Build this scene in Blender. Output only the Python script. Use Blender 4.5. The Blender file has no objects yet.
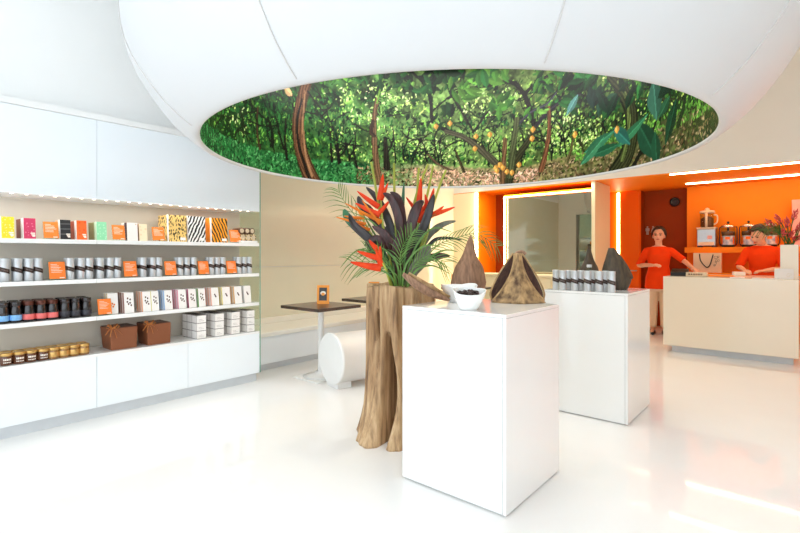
import bpy, math, random
import numpy as np
from mathutils import Vector, Matrix

random.seed(7)
scene = bpy.context.scene
COL = scene.collection
PI = math.pi

# ------------------------------------------------------------------ camera
YAW = math.radians(40.2)
S_, C_ = math.sin(YAW), math.cos(YAW)
FPX, PX0, PY0, EYE = 480.0, 400.0, 254.0, 1.3
cd = bpy.data.cameras.new('camera')
cam = bpy.data.objects.new('camera', cd)
COL.objects.link(cam)
cam.location = (0, 0, EYE)
cam.rotation_euler = (PI / 2, 0, YAW)
cd.sensor_width = 36.0
cd.lens = FPX / 800.0 * 36.0
cd.shift_y = -(266.5 - PY0) / 800.0
cd.clip_start = 0.05
scene.camera = cam


def ray(px, py):
    a = (px - PX0) / FPX
    return (C_ * a - S_, S_ * a + C_, (PY0 - py) / FPX)


def on_x(px, py, x):                       # where a line of sight meets the plane x = const
    r = ray(px, py); t = x / r[0]
    return Vector((x, r[1] * t, EYE + r[2] * t))


def on_y(px, py, y):
    r = ray(px, py); t = y / r[1]
    return Vector((r[0] * t, y, EYE + r[2] * t))


def on_z(px, py, z):
    r = ray(px, py); t = (z - EYE) / r[2]
    return Vector((r[0] * t, r[1] * t, z))


# ------------------------------------------------------------------ materials
def lin(c):
    return tuple(((v / 255.0) / 12.92 if v / 255.0 <= 0.04045 else ((v / 255.0 + 0.055) / 1.055) ** 2.4) for v in c)


def nd(nt, kind, **kw):
    n = nt.nodes.new(kind)
    for k, v in kw.items():
        if k in n.inputs.keys():
            n.inputs[k].default_value = v
        else:
            setattr(n, k, v)
    return n


def base_mat(name):
    m = bpy.data.materials.new(name)
    m.use_nodes = True
    nt = m.node_tree
    b = nt.nodes.get('Principled BSDF')
    return m, nt, b


def mat(name, rgb, rough=0.5, metal=0.0, coat=0.0, var=0.04, scale=12.0, bump=0.0, spec=0.5, rgb2=None, stretch=None, emit=None):
    m, nt, b = base_mat(name)
    c = lin(rgb)
    b.inputs['Roughness'].default_value = rough
    b.inputs['Metallic'].default_value = metal
    b.inputs['Coat Weight'].default_value = coat
    b.inputs['Coat Roughness'].default_value = 0.04
    b.inputs['Specular IOR Level'].default_value = spec
    tc = nd(nt, 'ShaderNodeTexCoord')
    mp = nd(nt, 'ShaderNodeMapping')
    if stretch:
        mp.inputs['Scale'].default_value = stretch
    nz = nd(nt, 'ShaderNodeTexNoise', Scale=scale, Detail=4.0)
    nt.links.new(tc.outputs['Object'], mp.inputs['Vector'])
    nt.links.new(mp.outputs['Vector'], nz.inputs['Vector'])
    rp = nd(nt, 'ShaderNodeValToRGB')
    e = rp.color_ramp.elements
    if rgb2:
        c2 = lin(rgb2)
        e[0].position, e[1].position = 0.32, 0.68
        e[0].color = (*c2, 1); e[1].color = (*c, 1)
    else:
        e[0].position, e[1].position = 0.3, 0.7
        e[0].color = (*[max(0, v * (1 - var)) for v in c], 1)
        e[1].color = (*[min(1, v * (1 + var)) for v in c], 1)
    nt.links.new(nz.outputs['Fac'], rp.inputs['Fac'])
    nt.links.new(rp.outputs['Color'], b.inputs['Base Color'])
    if bump:
        bp = nd(nt, 'ShaderNodeBump', Strength=bump, Distance=0.01)
        nt.links.new(nz.outputs['Fac'], bp.inputs['Height'])
        nt.links.new(bp.outputs['Normal'], b.inputs['Normal'])
    if emit:
        b.inputs['Emission Color'].default_value = (*lin(emit[0]), 1)
        b.inputs['Emission Strength'].default_value = emit[1]
    return m


def stripe_mat(name, rgb, rgb2, scale=25.0, distortion=6.0, thr=0.5, rot=(0, 0, 0), rough=0.4, sharp=0.06, stretch=(1, 1, 1), bands='X'):
    m, nt, b = base_mat(name)
    tc = nd(nt, 'ShaderNodeTexCoord')
    mp = nd(nt, 'ShaderNodeMapping')
    mp.inputs['Rotation'].default_value = rot
    mp.inputs['Scale'].default_value = stretch
    wv = nd(nt, 'ShaderNodeTexWave', Scale=scale, Distortion=distortion, Detail=2.0)
    wv.bands_direction = bands
    wv.inputs['Detail Scale'].default_value = 1.5
    rp = nd(nt, 'ShaderNodeValToRGB')
    e = rp.color_ramp.elements
    e[0].position, e[1].position = thr - sharp, thr + sharp
    e[0].color = (*lin(rgb2), 1); e[1].color = (*lin(rgb), 1)
    nt.links.new(tc.outputs['Object'], mp.inputs['Vector'])
    nt.links.new(mp.outputs['Vector'], wv.inputs['Vector'])
    nt.links.new(wv.outputs['Fac'], rp.inputs['Fac'])
    nt.links.new(rp.outputs['Color'], b.inputs['Base Color'])
    b.inputs['Roughness'].default_value = rough
    return m


def spot_mat(name, rgb, rgb2, scale=60.0, thr=0.35, rough=0.4, stretch=(1, 1, 1)):
    m, nt, b = base_mat(name)
    tc = nd(nt, 'ShaderNodeTexCoord')
    mp = nd(nt, 'ShaderNodeMapping')
    mp.inputs['Scale'].default_value = stretch
    vo = nd(nt, 'ShaderNodeTexVoronoi', Scale=scale)
    rp = nd(nt, 'ShaderNodeValToRGB')
    e = rp.color_ramp.elements
    e[0].position, e[1].position = thr - 0.05, thr + 0.05
    e[0].color = (*lin(rgb2), 1); e[1].color = (*lin(rgb), 1)
    nt.links.new(tc.outputs['Object'], mp.inputs['Vector'])
    nt.links.new(mp.outputs['Vector'], vo.inputs['Vector'])
    nt.links.new(vo.outputs['Distance'], rp.inputs['Fac'])
    nt.links.new(rp.outputs['Color'], b.inputs['Base Color'])
    b.inputs['Roughness'].default_value = rough
    return m


def glow(name, rgb, strength):
    m, nt, b = base_mat(name)
    nt.nodes.remove(b)
    em = nd(nt, 'ShaderNodeEmission')
    em.inputs['Color'].default_value = (*lin(rgb), 1)
    em.inputs['Strength'].default_value = strength
    nt.links.new(em.outputs[0], nt.nodes['Material Output'].inputs['Surface'])
    return m


def glass_mat(name, tint=(235, 248, 240), ior=1.45, gloss=1.0):
    m, nt, b = base_mat(name)
    nt.nodes.remove(b)
    tr = nd(nt, 'ShaderNodeBsdfTransparent'); tr.inputs['Color'].default_value = (*lin(tint), 1)
    gl = nd(nt, 'ShaderNodeBsdfGlossy', Roughness=0.02)
    fr = nd(nt, 'ShaderNodeLayerWeight'); fr.inputs['Blend'].default_value = 0.5
    pw = nd(nt, 'ShaderNodeMath', operation='POWER'); pw.inputs[1].default_value = 4.0
    ml = nd(nt, 'ShaderNodeMath', operation='MULTIPLY_ADD'); ml.inputs[1].default_value = 0.55 * gloss; ml.inputs[2].default_value = 0.035 * gloss
    nt.links.new(fr.outputs['Facing'], pw.inputs[0])
    mx = nd(nt, 'ShaderNodeMixShader')
    nt.links.new(pw.outputs[0], ml.inputs[0])
    nt.links.new(ml.outputs[0], mx.inputs['Fac'])
    nt.links.new(tr.outputs[0], mx.inputs[1])
    nt.links.new(gl.outputs[0], mx.inputs[2])
    nt.links.new(mx.outputs[0], nt.nodes['Material Output'].inputs['Surface'])
    return m


M = {}
M['wall'] = mat('white_wall_paint', (246, 246, 244), 0.6, var=0.01, scale=3)
M['ceil'] = mat('ceiling_paint', (240, 240, 238), 0.7, var=0.01, scale=3)
M['floor'] = mat('white_epoxy_floor', (244, 243, 241), 0.045, var=0.012, scale=2.0, spec=0.5)
M['gloss_white'] = mat('gloss_white_lacquer', (243, 243, 241), 0.12, coat=0.4, var=0.008, scale=3)
M['counter_warm_lit'] = mat('white_lacquer_warm_lit', (244, 232, 210), 0.2, coat=0.3, var=0.008, scale=3)  # white lacquer with the back zone's warm light mixed into its colour
M['blue_white'] = mat('cool_white_back_painted_glass', (240, 246, 250), 0.12, coat=0.15, var=0.01, scale=3)
M['satin_white'] = mat('satin_white', (240, 240, 238), 0.35, var=0.01)
M['toe'] = mat('pale_grey_plinth', (215, 219, 222), 0.4, var=0.02)
M['niche'] = mat('warm_grey_niche_panel', (214, 206, 192), 0.35, var=0.02, scale=3)
M['beige'] = mat('beige_gloss_wall_panel', (228, 224, 202), 0.12, coat=0.1, var=0.012, scale=3)
M['bench'] = mat('bench_lacquer', (240, 238, 228), 0.3, var=0.01)
M['cream'] = mat('cream_wall_paint', (240, 226, 188), 0.5, var=0.012, scale=3)
M['fascia'] = mat('fascia_paint', (234, 229, 218), 0.6, var=0.01, scale=3)
M['orange'] = mat('orange_wall_paint', (250, 140, 14), 0.5, spec=0.2, var=0.02, scale=3)
M['orange_red'] = mat('deep_orange_door_paint', (248, 118, 12), 0.5, spec=0.2, var=0.02, scale=3)
M['rust'] = mat('rust_brown_wall', (148, 60, 12), 0.6, spec=0.15, var=0.03, scale=3)  # deeper orange-brown than the other back walls
M['mirror'] = mat('grey_mirror', (182, 184, 172), 0.02, metal=1.0, var=0.01)
M['strip'] = glow('warm_strip_light', (255, 228, 182), 16.0)
M['led'] = glow('led_strip_light', (255, 240, 215), 5.0)
M['steel'] = mat('brushed_steel', (190, 190, 190), 0.3, metal=1.0, var=0.04, scale=60)
M['black'] = mat('black_plastic', (18, 17, 18), 0.35, var=0.1)
M['wenge'] = mat('dark_wood_top', (84, 66, 56), 0.3, rgb2=(48, 36, 31), scale=9, stretch=(2, 22, 2), coat=0.3)
M['glass'] = glass_mat('clear_glass')
M['side_glass'] = glass_mat('green_tinted_glass', (240, 248, 243))
M['glass_edge'] = mat('green_glass_edge', (120, 168, 150), 0.15, var=0.05)
M['dome'] = mat('dome_skin', (212, 212, 212), 0.5, var=0.008, scale=2)
M['dome_seam'] = mat('dome_seam', (206, 202, 198), 0.6, var=0.02)
M['card'] = mat('orange_card', (252, 128, 42), 0.5, var=0.03)
M['print_white'] = mat('white_print', (250, 236, 220), 0.6, var=0.02)
M['silver'] = mat('silver_paper', (206, 208, 210), 0.32, metal=0.35, var=0.03)
M['ribbon'] = mat('dark_brown_ribbon', (58, 38, 30), 0.5, var=0.2, scale=40)
M['jar_dark'] = mat('dark_jar_glass', (24, 17, 17), 0.12, coat=0.5, var=0.2)
M['lid_dark'] = mat('dark_jar_lid', (36, 28, 28), 0.25, coat=0.3, var=0.2)
M['lid_copper'] = mat('dark_copper_lid', (92, 46, 32), 0.3, metal=0.4, var=0.2)
M['lab_blue'] = mat('pale_blue_label', (128, 184, 234), 0.5, var=0.05)
M['lab_red'] = mat('coral_label', (232, 112, 108), 0.5, var=0.05)
M['lab_dark'] = mat('charcoal_label', (58, 58, 66), 0.5, rgb2=(40, 40, 46), scale=120)
M['gold'] = mat('gold_lid', (206, 164, 96), 0.28, metal=0.75, var=0.05)
M['honey_dark'] = mat('brown_spread_jar', (96, 56, 34), 0.2, coat=0.5, var=0.15)
M['honey'] = mat('golden_jar', (150, 108, 60), 0.25, coat=0.4, var=0.1)
M['gift_brown'] = mat('brown_gift_paper', (134, 76, 44), 0.5, var=0.05)
M['gift_dark'] = mat('dark_brown_box_lid', (74, 40, 26), 0.5, var=0.08)
M['bow'] = mat('bronze_ribbon', (176, 104, 40), 0.35, var=0.2, scale=30)
M['carton'] = mat('white_carton', (244, 240, 236), 0.5, var=0.01)
M['carton_line'] = mat('grey_carton_print', (150, 140, 136), 0.6, var=0.04)
M['bark'] = None
M['leaf_burg'] = mat('burgundy_leaf', (82, 44, 42), 0.34, rgb2=(44, 27, 27), scale=9, stretch=(6, 6, 1))
M['leaf_black'] = mat('near_black_leaf', (54, 43, 42), 0.34, rgb2=(32, 28, 29), scale=8)
M['leaf_olive'] = mat('grey_green_leaf', (124, 122, 104), 0.45, rgb2=(96, 98, 80), scale=9, stretch=(6, 6, 1))
M['leaf_green'] = mat('green_leaf', (72, 128, 48), 0.42, rgb2=(48, 98, 38), scale=9)
M['leaf_teal'] = mat('blue_green_leaf', (62, 120, 84), 0.4, rgb2=(44, 96, 66), scale=9)
M['frond'] = mat('palm_frond', (112, 152, 70), 0.45, rgb2=(78, 122, 52), scale=14)
M['stalk'] = mat('yellow_green_stalk', (178, 184, 74), 0.4, rgb2=(146, 158, 60), scale=9)
M['helic'] = mat('heliconia_red_orange', (238, 78, 28), 0.42, spec=0.2, rgb2=(214, 48, 20), scale=9)
M['helic_or'] = mat('heliconia_orange', (238, 140, 40), 0.42, spec=0.2, rgb2=(222, 104, 34), scale=9)
M['pinkfl'] = mat('pink_red_bloom', (214, 84, 84), 0.45, rgb2=(176, 52, 60), scale=20)
M['skin'] = mat('skin', (226, 172, 140), 0.5, var=0.03)
M['hair'] = mat('dark_brown_hair', (50, 30, 22), 0.45, var=0.2, scale=40, stretch=(3, 3, 1))
M['tunic'] = mat('orange_red_jersey', (236, 66, 8), 0.8, spec=0.15, var=0.05, scale=8)
M['trouser'] = mat('cream_trousers', (226, 204, 176), 0.7, var=0.03)
M['lips'] = mat('lips', (186, 96, 84), 0.4)
M['eye_m'] = mat('eye', (46, 32, 28), 0.2)
M['china'] = mat('white_china', (244, 244, 242), 0.1, coat=0.5, var=0.005)
M['bean'] = mat('cocoa_bean', (62, 38, 30), 0.5, rgb2=(38, 22, 18), scale=60)
M['frame_or'] = mat('orange_picture_frame', (236, 148, 36), 0.4, var=0.05)
M['photo_dark'] = mat('dark_photo', (44, 36, 32), 0.3, rgb2=(20, 18, 18), scale=60)
M['photo_white'] = mat('white_cup_print', (240, 232, 220), 0.4)
M['bag'] = mat('cream_paper_bag', (236, 212, 176), 0.6, var=0.02)
M['pink_box'] = mat('pale_pink_paper', (236, 172, 158), 0.5, var=0.05)
M['jar_fill'] = mat('brown_contents', (128, 78, 44), 0.6, rgb2=(74, 42, 26), scale=50)
M['chrome'] = mat('chrome', (225, 225, 225), 0.12, metal=1.0, var=0.01)
M['grey_sign'] = mat('grey_sign_paint', (176, 160, 150), 0.5)
M['keypad'] = mat('pale_keypad', (232, 218, 190), 0.5, rgb2=(214, 198, 168), scale=60)
M['alu'] = mat('storefront_aluminium', (150, 152, 155), 0.4, metal=0.7, var=0.03)


# ------------------------------------------------------------------ mesh builder
class MB:
    def __init__(self):
        self.v, self.f, self.sm = [], [], []

    def add(self, vs, fs, mtx=None, smooth=False):
        o = len(self.v)
        for p in vs:
            p = Vector(p)
            self.v.append(tuple(mtx @ p) if mtx is not None else tuple(p))
        for f in fs:
            self.f.append(tuple(i + o for i in f)); self.sm.append(smooth)
        return self

    def box(self, x0, x1, y0, y1, z0, z1, mtx=None):
        vs = [(x0, y0, z0), (x1, y0, z0), (x1, y1, z0), (x0, y1, z0), (x0, y0, z1), (x1, y0, z1), (x1, y1, z1), (x0, y1, z1)]
        fs = [(3, 2, 1, 0), (4, 5, 6, 7), (0, 1, 5, 4), (1, 2, 6, 5), (2, 3, 7, 6), (3, 0, 4, 7)]
        return self.add(vs, fs, mtx)

    def rings(self, rings, cap0=True, cap1=True, smooth=True, closed=True):
        n = len(rings[0]); vs = [p for r in rings for p in r]; fs = []
        for i in range(len(rings) - 1):
            for j in range(n if closed else n - 1):
                k = (j + 1) % n
                fs.append((i * n + j, i * n + k, (i + 1) * n + k, (i + 1) * n + j))
        self.add(vs, fs, None, smooth)
        o = len(self.v) - len(vs)
        if cap0: self.f.append(tuple(o + j for j in reversed(range(n)))); self.sm.append(False)
        if cap1: self.f.append(tuple(o + (len(rings) - 1) * n + j for j in range(n))); self.sm.append(False)
        return self

    def lathe(self, prof, seg=24, c=(0, 0, 0), cap0=True, cap1=True, smooth=True, mtx=None):
        rs = []
        for r, z in prof:
            ring = [Vector((c[0] + r * math.cos(2 * PI * j / seg), c[1] + r * math.sin(2 * PI * j / seg), c[2] + z)) for j in range(seg)]
            if mtx is not None: ring = [mtx @ p for p in ring]
            rs.append(ring)
        return self.rings(rs, cap0, cap1, smooth)

    def tube(self, pts, rad, seg=8, flat=1.0, up=None):
        pts = [Vector(p) for p in pts]
        n = len(pts)
        if not isinstance(rad, (list, tuple)): rad = [rad] * n
        rs = []; prev = None
        for i, p in enumerate(pts):
            t = (pts[min(i + 1, n - 1)] - pts[max(i - 1, 0)]).normalized()
            if prev is None:
                a = Vector(up) if up else (Vector((0, 0, 1)) if abs(t.z) < 0.9 else Vector((1, 0, 0)))
                u = (a - t * a.dot(t)).normalized()
            else:
                u = (prev - t * prev.dot(t)).normalized()
            prev = u; w = t.cross(u)
            r = rad[i]
            rs.append([p + u * (r * flat * math.cos(2 * PI * j / seg)) + w * (r * math.sin(2 * PI * j / seg)) for j in range(seg)])
        return self.rings(rs)

    def ball(self, c, rx, ry=None, rz=None, seg=12, mtx=None):
        ry = ry or rx; rz = rz or rx
        n = max(5, seg // 2 + 1); rs = []
        for i in range(n):
            a = -PI / 2 + PI * i / (n - 1)
            a = max(-PI / 2 + 0.06, min(PI / 2 - 0.06, a))
            ring = [Vector((rx * math.cos(a) * math.cos(2 * PI * j / seg), ry * math.cos(a) * math.sin(2 * PI * j / seg), rz * math.sin(a))) for j in range(seg)]
            if mtx is not None: ring = [mtx @ p for p in ring]
            rs.append([p + Vector(c) for p in ring])
        return self.rings(rs)

    def build(self, name, m, parent=None, bevel=0.0, loc=None, seg=2):
        me = bpy.data.meshes.new(name)
        me.from_pydata(self.v, [], self.f)
        me.polygons.foreach_set('use_smooth', self.sm)
        me.update()
        me.materials.append(m)
        o = bpy.data.objects.new(name, me)
        COL.objects.link(o)
        if parent is not None: o.parent = parent
        if loc is not None: o.location = loc
        if bevel:
            b = o.modifiers.new('bevel', 'BEVEL'); b.width = bevel; b.segments = seg; b.limit_method = 'ANGLE'
        return o


def catmull(pts, n=6):
    pts = [Vector(p) for p in pts]
    out = []
    for i in range(len(pts) - 1):
        p0 = pts[max(i - 1, 0)]; p1 = pts[i]; p2 = pts[i + 1]; p3 = pts[min(i + 2, len(pts) - 1)]
        for k in range(n):
            t = k / n
            out.append(0.5 * ((2 * p1) + (p2 - p0) * t + (2 * p0 - 5 * p1 + 4 * p2 - p3) * t * t + (3 * p1 - p0 - 3 * p2 + p3) * t ** 3))
    out.append(pts[-1])
    return out


def lerp_list(vals, n):
    out = []
    for i in range(n):
        t = i / (n - 1) * (len(vals) - 1); k = min(int(t), len(vals) - 2); out.append(vals[k] + (vals[k + 1] - vals[k]) * (t - k))
    return out


def thing(name, label, cat, loc=(0, 0, 0), rz=0.0, group=None):
    o = bpy.data.objects.new(name, None)
    COL.objects.link(o)
    o.empty_display_size = 0.05
    o.location = loc; o.rotation_euler = (0, 0, rz)
    o['label'] = label; o['category'] = cat
    if group: o['group'] = group
    return o


def tag(o, label, cat, group=None):
    o['label'] = label; o['category'] = cat
    if group: o['group'] = group
    return o


def struct(o):
    o['kind'] = 'structure'
    return o


def dup(root, loc, rz=0.0, label=None, group=None):
    r = root.copy(); COL.objects.link(r); r.location = loc; r.rotation_euler = (0, 0, rz)
    if label: r['label'] = label
    if group: r['group'] = group
    for ch in list(root.children):
        c = ch.copy(); COL.objects.link(c); c.parent = r
        for g in list(ch.children):
            d = g.copy(); COL.objects.link(d); d.parent = c
    return r


ORD = ['first', 'second', 'third', 'fourth', 'fifth', 'sixth', 'seventh', 'eighth', 'ninth', 'tenth', 'eleventh', 'twelfth', 'thirteenth']

# ------------------------------------------------------------------ the room
XL, YB, ZS = -5.2, 7.76, 2.45          # bench wall, front of the back zone, soffit height
CEIL = 4.0
YF = -2.6                              # shop front behind the camera
XR = 2.7
s = struct(MB().box(XL - 0.15, XR + 0.15, YF - 0.1, 9.95, -0.12, 0.0).build('floor', M['floor']))
struct(MB().box(XL - 0.15, XR + 0.15, YF - 0.1, 9.95, CEIL, CEIL + 0.1).build('ceiling', M['ceil']))
# left wall: behind the shelving it is white, along the bench it is clad in beige panels
struct(MB().box(XL - 0.15, -4.72, YF, 2.80, 0, CEIL).build('wall_left', M['wall']))
struct(MB().box(-4.72, -4.42, YF, 2.80, 2.40, CEIL).build('wall_left_upper', M['wall']))
struct(MB().box(-4.72, -4.235, YF, 2.825, 2.352, 2.40).build('trim_1', M['satin_white'], bevel=0.006))
wb = MB().box(XL - 0.15, XL, 2.80, YB, 0, 1.135)
struct(wb.build('wall_bench_lower', M['beige']))
struct(MB().box(XL - 0.15, XL, 2.80, YB, 1.141, 2.7).build('wall_bench_upper', M['beige']))
struct(MB().box(XL - 0.15, XL - 0.006, 2.80, YB, 1.135, 1.141).build('trim_2', M['toe']))
struct(MB().box(XL - 0.15, XL, 2.80, 9.95, 2.7, CEIL).build('wall_left_back', M['wall']))
struct(MB().box(XL - 0.15, XL, YB, 9.95, 0, 2.7).build('wall_left_rear', M['orange']))
struct(MB().box(XL, -4.70, YB, 8.6, 0, ZS).build('wall_cream', M['cream']))
struct(MB().box(XL, XR + 0.15, YB, YB + 0.15, ZS + 0.012, CEIL).build('wall_fascia', M['fascia']))
struct(MB().box(XL, XR + 0.15, YB, 9.95, ZS, ZS + 0.012).build('ceiling_soffit', M['orange']))
struct(MB().box(-4.70, -4.636, YB, 8.40, 0, ZS).build('wall_niche_side', M['orange']))
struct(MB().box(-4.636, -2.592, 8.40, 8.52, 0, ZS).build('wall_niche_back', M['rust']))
struct(MB().box(-2.59, -2.535, YB, 8.52, 0, ZS - 0.001).build('partition_cream', M['cream']))
struct(MB().box(-4.7, -2.275, 9.36, 9.46, 0, ZS).build('wall_door_surround', M['orange_red']))
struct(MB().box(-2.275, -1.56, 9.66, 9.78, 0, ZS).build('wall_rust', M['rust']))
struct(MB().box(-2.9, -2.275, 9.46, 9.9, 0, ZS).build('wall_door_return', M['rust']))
struct(MB().box(-1.56, XR, 9.50, 9.9, 0, ZS).build('wall_back', M['orange']))
struct(MB().box(XR, XR + 0.15, 0.4, 9.95, 0, CEIL).build('wall_right', M['wall']))
# shop front behind the camera, open glazing to the street
sf = MB()
for x in (XL - 0.1, -3.6, -2.0, -0.4, 1.2, XR + 0.05):
    sf.box(x - 0.04, x + 0.04, YF - 0.06, YF, 0, 3.4)
sf.box(XL - 0.1, XR + 0.1, YF - 0.06, YF, 0, 0.12).box(XL - 0.1, XR + 0.1, YF - 0.06, YF, 3.3, 3.4)
for y in (YF + 0.9, YF + 1.9):
    sf.box(XR, XR + 0.06, y - 0.04, y + 0.04, 0, 3.4)
sf.box(XR, XR + 0.06, YF, 0.4, 0, 0.12).box(XR, XR + 0.06, YF, 0.4, 3.3, 3.4)
struct(sf.build('window_1', M['alu']))
struct(MB().box(XL - 0.15, XR + 0.15, YF - 0.08, YF, 3.4, CEIL).build('wall_front_upper', M['wall']))
struct(MB().box(XR, XR + 0.1, YF, 0.4, 3.4, CEIL).build('wall_right_upper', M['wall']))

# ------------------------------------------------------------------ shelving unit
XS = -4.25; Y0 = -0.85; YE = 2.82; XBK = -4.62
SH = (0.515, 0.81, 1.105, 1.41)
UP0, UP1 = 1.72, 2.352
unit = thing('display_shelving', 'long white wall shelving unit stocked with boxes, canisters and jars', 'shelving', (XS, Y0, 0))
LY = YE - Y0


def ub(x0, x1, y0, y1, z0, z1):
    return MB().box(x0 - XS, x1 - XS, y0 - Y0, y1 - Y0, z0, z1)


mods = [Y0, -0.115, 0.613, 1.342, 2.07, YE - 0.008]
for a, b in zip(mods[:-1], mods[1:]):
    ub(XS - 0.02, XS, a + 0.0015, b - 0.0015, 0.095, SH[0] - 0.022).build('base_panel', M['blue_white'], unit)
for a, b in ((Y0, 1.342), (1.342, YE - 0.008)):
    ub(XBK, XS, a + 0.001, b - 0.001, UP0 + 0.01, UP1 - 0.002).build('upper_panel', M['blue_white'], unit)
ub(XBK, XS - 0.021, Y0, YE - 0.01, 0.095, SH[0] - 0.022).build('base_carcass', M['satin_white'], unit)
ub(XBK, XS - 0.055, Y0, YE - 0.01, 0.0, 0.095).build('plinth', M['toe'], unit)
ub(XBK - 0.02, XBK, Y0, YE - 0.01, 0.5, UP0 + 0.1).build('back_panel', M['niche'], unit)
ub(XBK, XS, Y0, YE - 0.01, SH[0] - 0.022, SH[0]).build('shelf', M['gloss_white'], unit)
for z in SH[1:]:
    for a, b in ((Y0, 1.342), (1.342, YE - 0.012)):
        ub(XBK + 0.001, XS, a + 0.001, b - 0.001, z - 0.032, z).build('shelf', M['gloss_white'], unit, bevel=0.002)
g = ub(XBK, XS + 0.004, YE - 0.008, YE, 0.095, UP1).build('glass_side_panel', M['side_glass'], unit)
ub(XS + 0.0045, XS + 0.0075, YE - 0.008, YE, 0.095, UP1).build('glass_edge', M['glass_edge'], g)
led0 = None
y = Y0 + 0.05
while y < YE - 0.06:
    if led0 is None:
        led0 = MB().box(-0.006, 0.006, -0.009, 0.009, -0.003, 0.0005).build('led_lamp', M['led'], unit, loc=(-0.012, y - Y0, UP0 + 0.0085))
    else:
        d = led0.copy(); COL.objects.link(d); d.location = (-0.012, y - Y0, UP0 + 0.0085)
    y += 0.085

# ------------------------------------------------------------------ bench along the wall
bn = thing('wall_bench', 'long white built-in bench along the beige panelled wall', 'bench', (-4.9, 5.2, 0))
b0, b1 = 2.84 - 5.2, YB - 5.2 - 0.005
MB().box(-0.295, 0.345, b0, b1, 0.38, 0.43).build('seat', M['bench'], bn, bevel=0.008)
MB().box(-0.295, 0.325, b0, b1, 0.08, 0.38).build('front_panel', M['blue_white'], bn)
MB().box(-0.295, 0.27, b0, b1, 0.0, 0.08).build('plinth', M['toe'], bn)
MB().box(-0.298, -0.24, b0, b1, 0.43, 0.5).build('back_ledge', M['bench'], bn, bevel=0.006)
# ------------------------------------------------------------------ hanging dome with the forest mural inside
DC = Vector((-2.112, 3.048, 0)); RL, ZL = 1.744, 2.06
RM, ZM0, ZM1 = 1.752, 2.062, 3.42
dome = thing('mural_dome', 'huge white rounded ceiling dome with a green forest mural inside its opening', 'ceiling dome', (DC.x, DC.y, 0))
SEG = 160
prof = [(RM + 0.006, 3.44), (RM + 0.006, 2.075), (1.747, 2.058), (1.755, 2.047), (1.772, 2.046), (1.80, 2.058), (1.856, 2.10), (1.944, 2.18), (2.008, 2.26),
        (2.065, 2.34), (2.112, 2.42), (2.144, 2.5), (2.163, 2.58), (2.172, 2.68), (2.176, 2.82), (2.165, 2.98), (2.12, 3.18), (2.03, 3.4), (1.85, 3.62),
        (1.5, 3.8), (1.05, 3.88), (0.95, 3.9), (0.95, CEIL)]
MB().lathe(prof, SEG, cap0=True, cap1=False).build('shell', M['dome'], dome)
outer = [(r + 0.0012, z - 0.0006) for r, z in prof[5:19]]
dense = [(p.x, p.y) for p in catmull([(r, z, 0) for r, z in outer], 5)]
seam_az = []
for px, py in ((200, 126), (310, 85.5), (540, 66.5), (703, 97)):
    p = on_z(px, py, ZL) - DC
    seam_az.append(math.atan2(p.y, p.x))
seam_az += [seam_az[0] - 1.0, seam_az[0] - 2.0, seam_az[0] - 3.0]
for a in seam_az:
    MB().tube([(r * math.cos(a), r * math.sin(a), z) for r, z in dense], 0.0035, 6).build('seam', M['dome_seam'], dome)

# the printed forest: colours laid into a fine cylinder mesh, in metres along the wall (u) and up it (v)
DX = 0.0078
NU = int(2 * PI * RM / DX); NV = int((ZM1 - ZM0) / DX)
A0 = math.atan2(-DC.y, -DC.x)                      # the side facing the door
rng = np.random.default_rng(5)
img = np.zeros((NV, NU, 3), np.float32)
U, V = np.meshgrid(np.arange(NU), np.arange(NV))


def mu(px, py):                                    # sight line -> mural cell (column, row)
    r = Vector(ray(px, py)); o = Vector((0, 0, EYE)) - DC
    a = r.x * r.x + r.y * r.y; b = 2 * (r.x * o.x + r.y * o.y); c = o.x * o.x + o.y * o.y - RM * RM
    d = max(b * b - 4 * a * c, 0.0)
    t = (-b + math.sqrt(d)) / (2 * a)
    p = o + r * t
    th = (math.atan2(p.y, p.x) - A0) % (2 * PI)
    return th * RM / DX, (p.z - ZM0) / DX


def sm_noise(n_u, n_v):                            # smooth random field
    g = rng.random((n_v + 2, n_u + 2)).astype(np.float32)
    x = U / NU * n_u; y = V / NV * n_v
    i = np.minimum(x.astype(int), n_u - 1); j = np.minimum(y.astype(int), n_v - 1)
    fx = x - i; fy = y - j; fx = fx * fx * (3 - 2 * fx); fy = fy * fy * (3 - 2 * fy)
    i2 = (i + 1) % n_u if False else i + 1
    return (g[j, i] * (1 - fx) + g[j, i2] * fx) * (1 - fy) + (g[j + 1, i] * (1 - fx) + g[j + 1, i2] * fx) * fy


# ground line, picked along the foot of the trees
gl = [mu(px, py) for px, py in ((205, 122), (225, 136), (255, 147), (290, 155), (330, 161), (380, 164), (430, 165), (480, 168), (520, 168), (560, 158), (600, 146), (640, 132), (680, 112), (712, 98))]
gl.sort()
gu = [0] + [g[0] for g in gl] + [NU]; gv = [gl[0][1]] + [g[1] for g in gl] + [gl[-1][1]]
ground = np.interp(np.arange(NU), gu, gv)[None, :]
uL = mu(205, 135)[0]; uA = mu(330, 150)[0]; uB = mu(440, 150)[0]; uC = mu(545, 150)[0]; uR = mu(715, 120)[0]
cs = sorted([(0, (46, 92, 44)), (uR, (46, 82, 34)), (uC, (122, 146, 78)), (uB, (150, 186, 108)), (uA, (78, 130, 66)), (uL, (38, 92, 46)), (NU, (46, 92, 44))])
far = np.stack([np.interp(np.arange(NU), [c[0] for c in cs], [c[1][k] for c in cs]) for k in range(3)], -1)[None]
gs = sorted([(0, (34, 96, 52)), (uR, (52, 62, 36)), (uC, (120, 112, 74)), (uB, (150, 140, 104)), (uA, (50, 116, 60)), (uL, (30, 92, 50)), (NU, (34, 96, 52))])
grd = np.stack([np.interp(np.arange(NU), [c[0] for c in gs], [c[1][k] for c in gs]) for k in range(3)], -1)[None]
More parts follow.
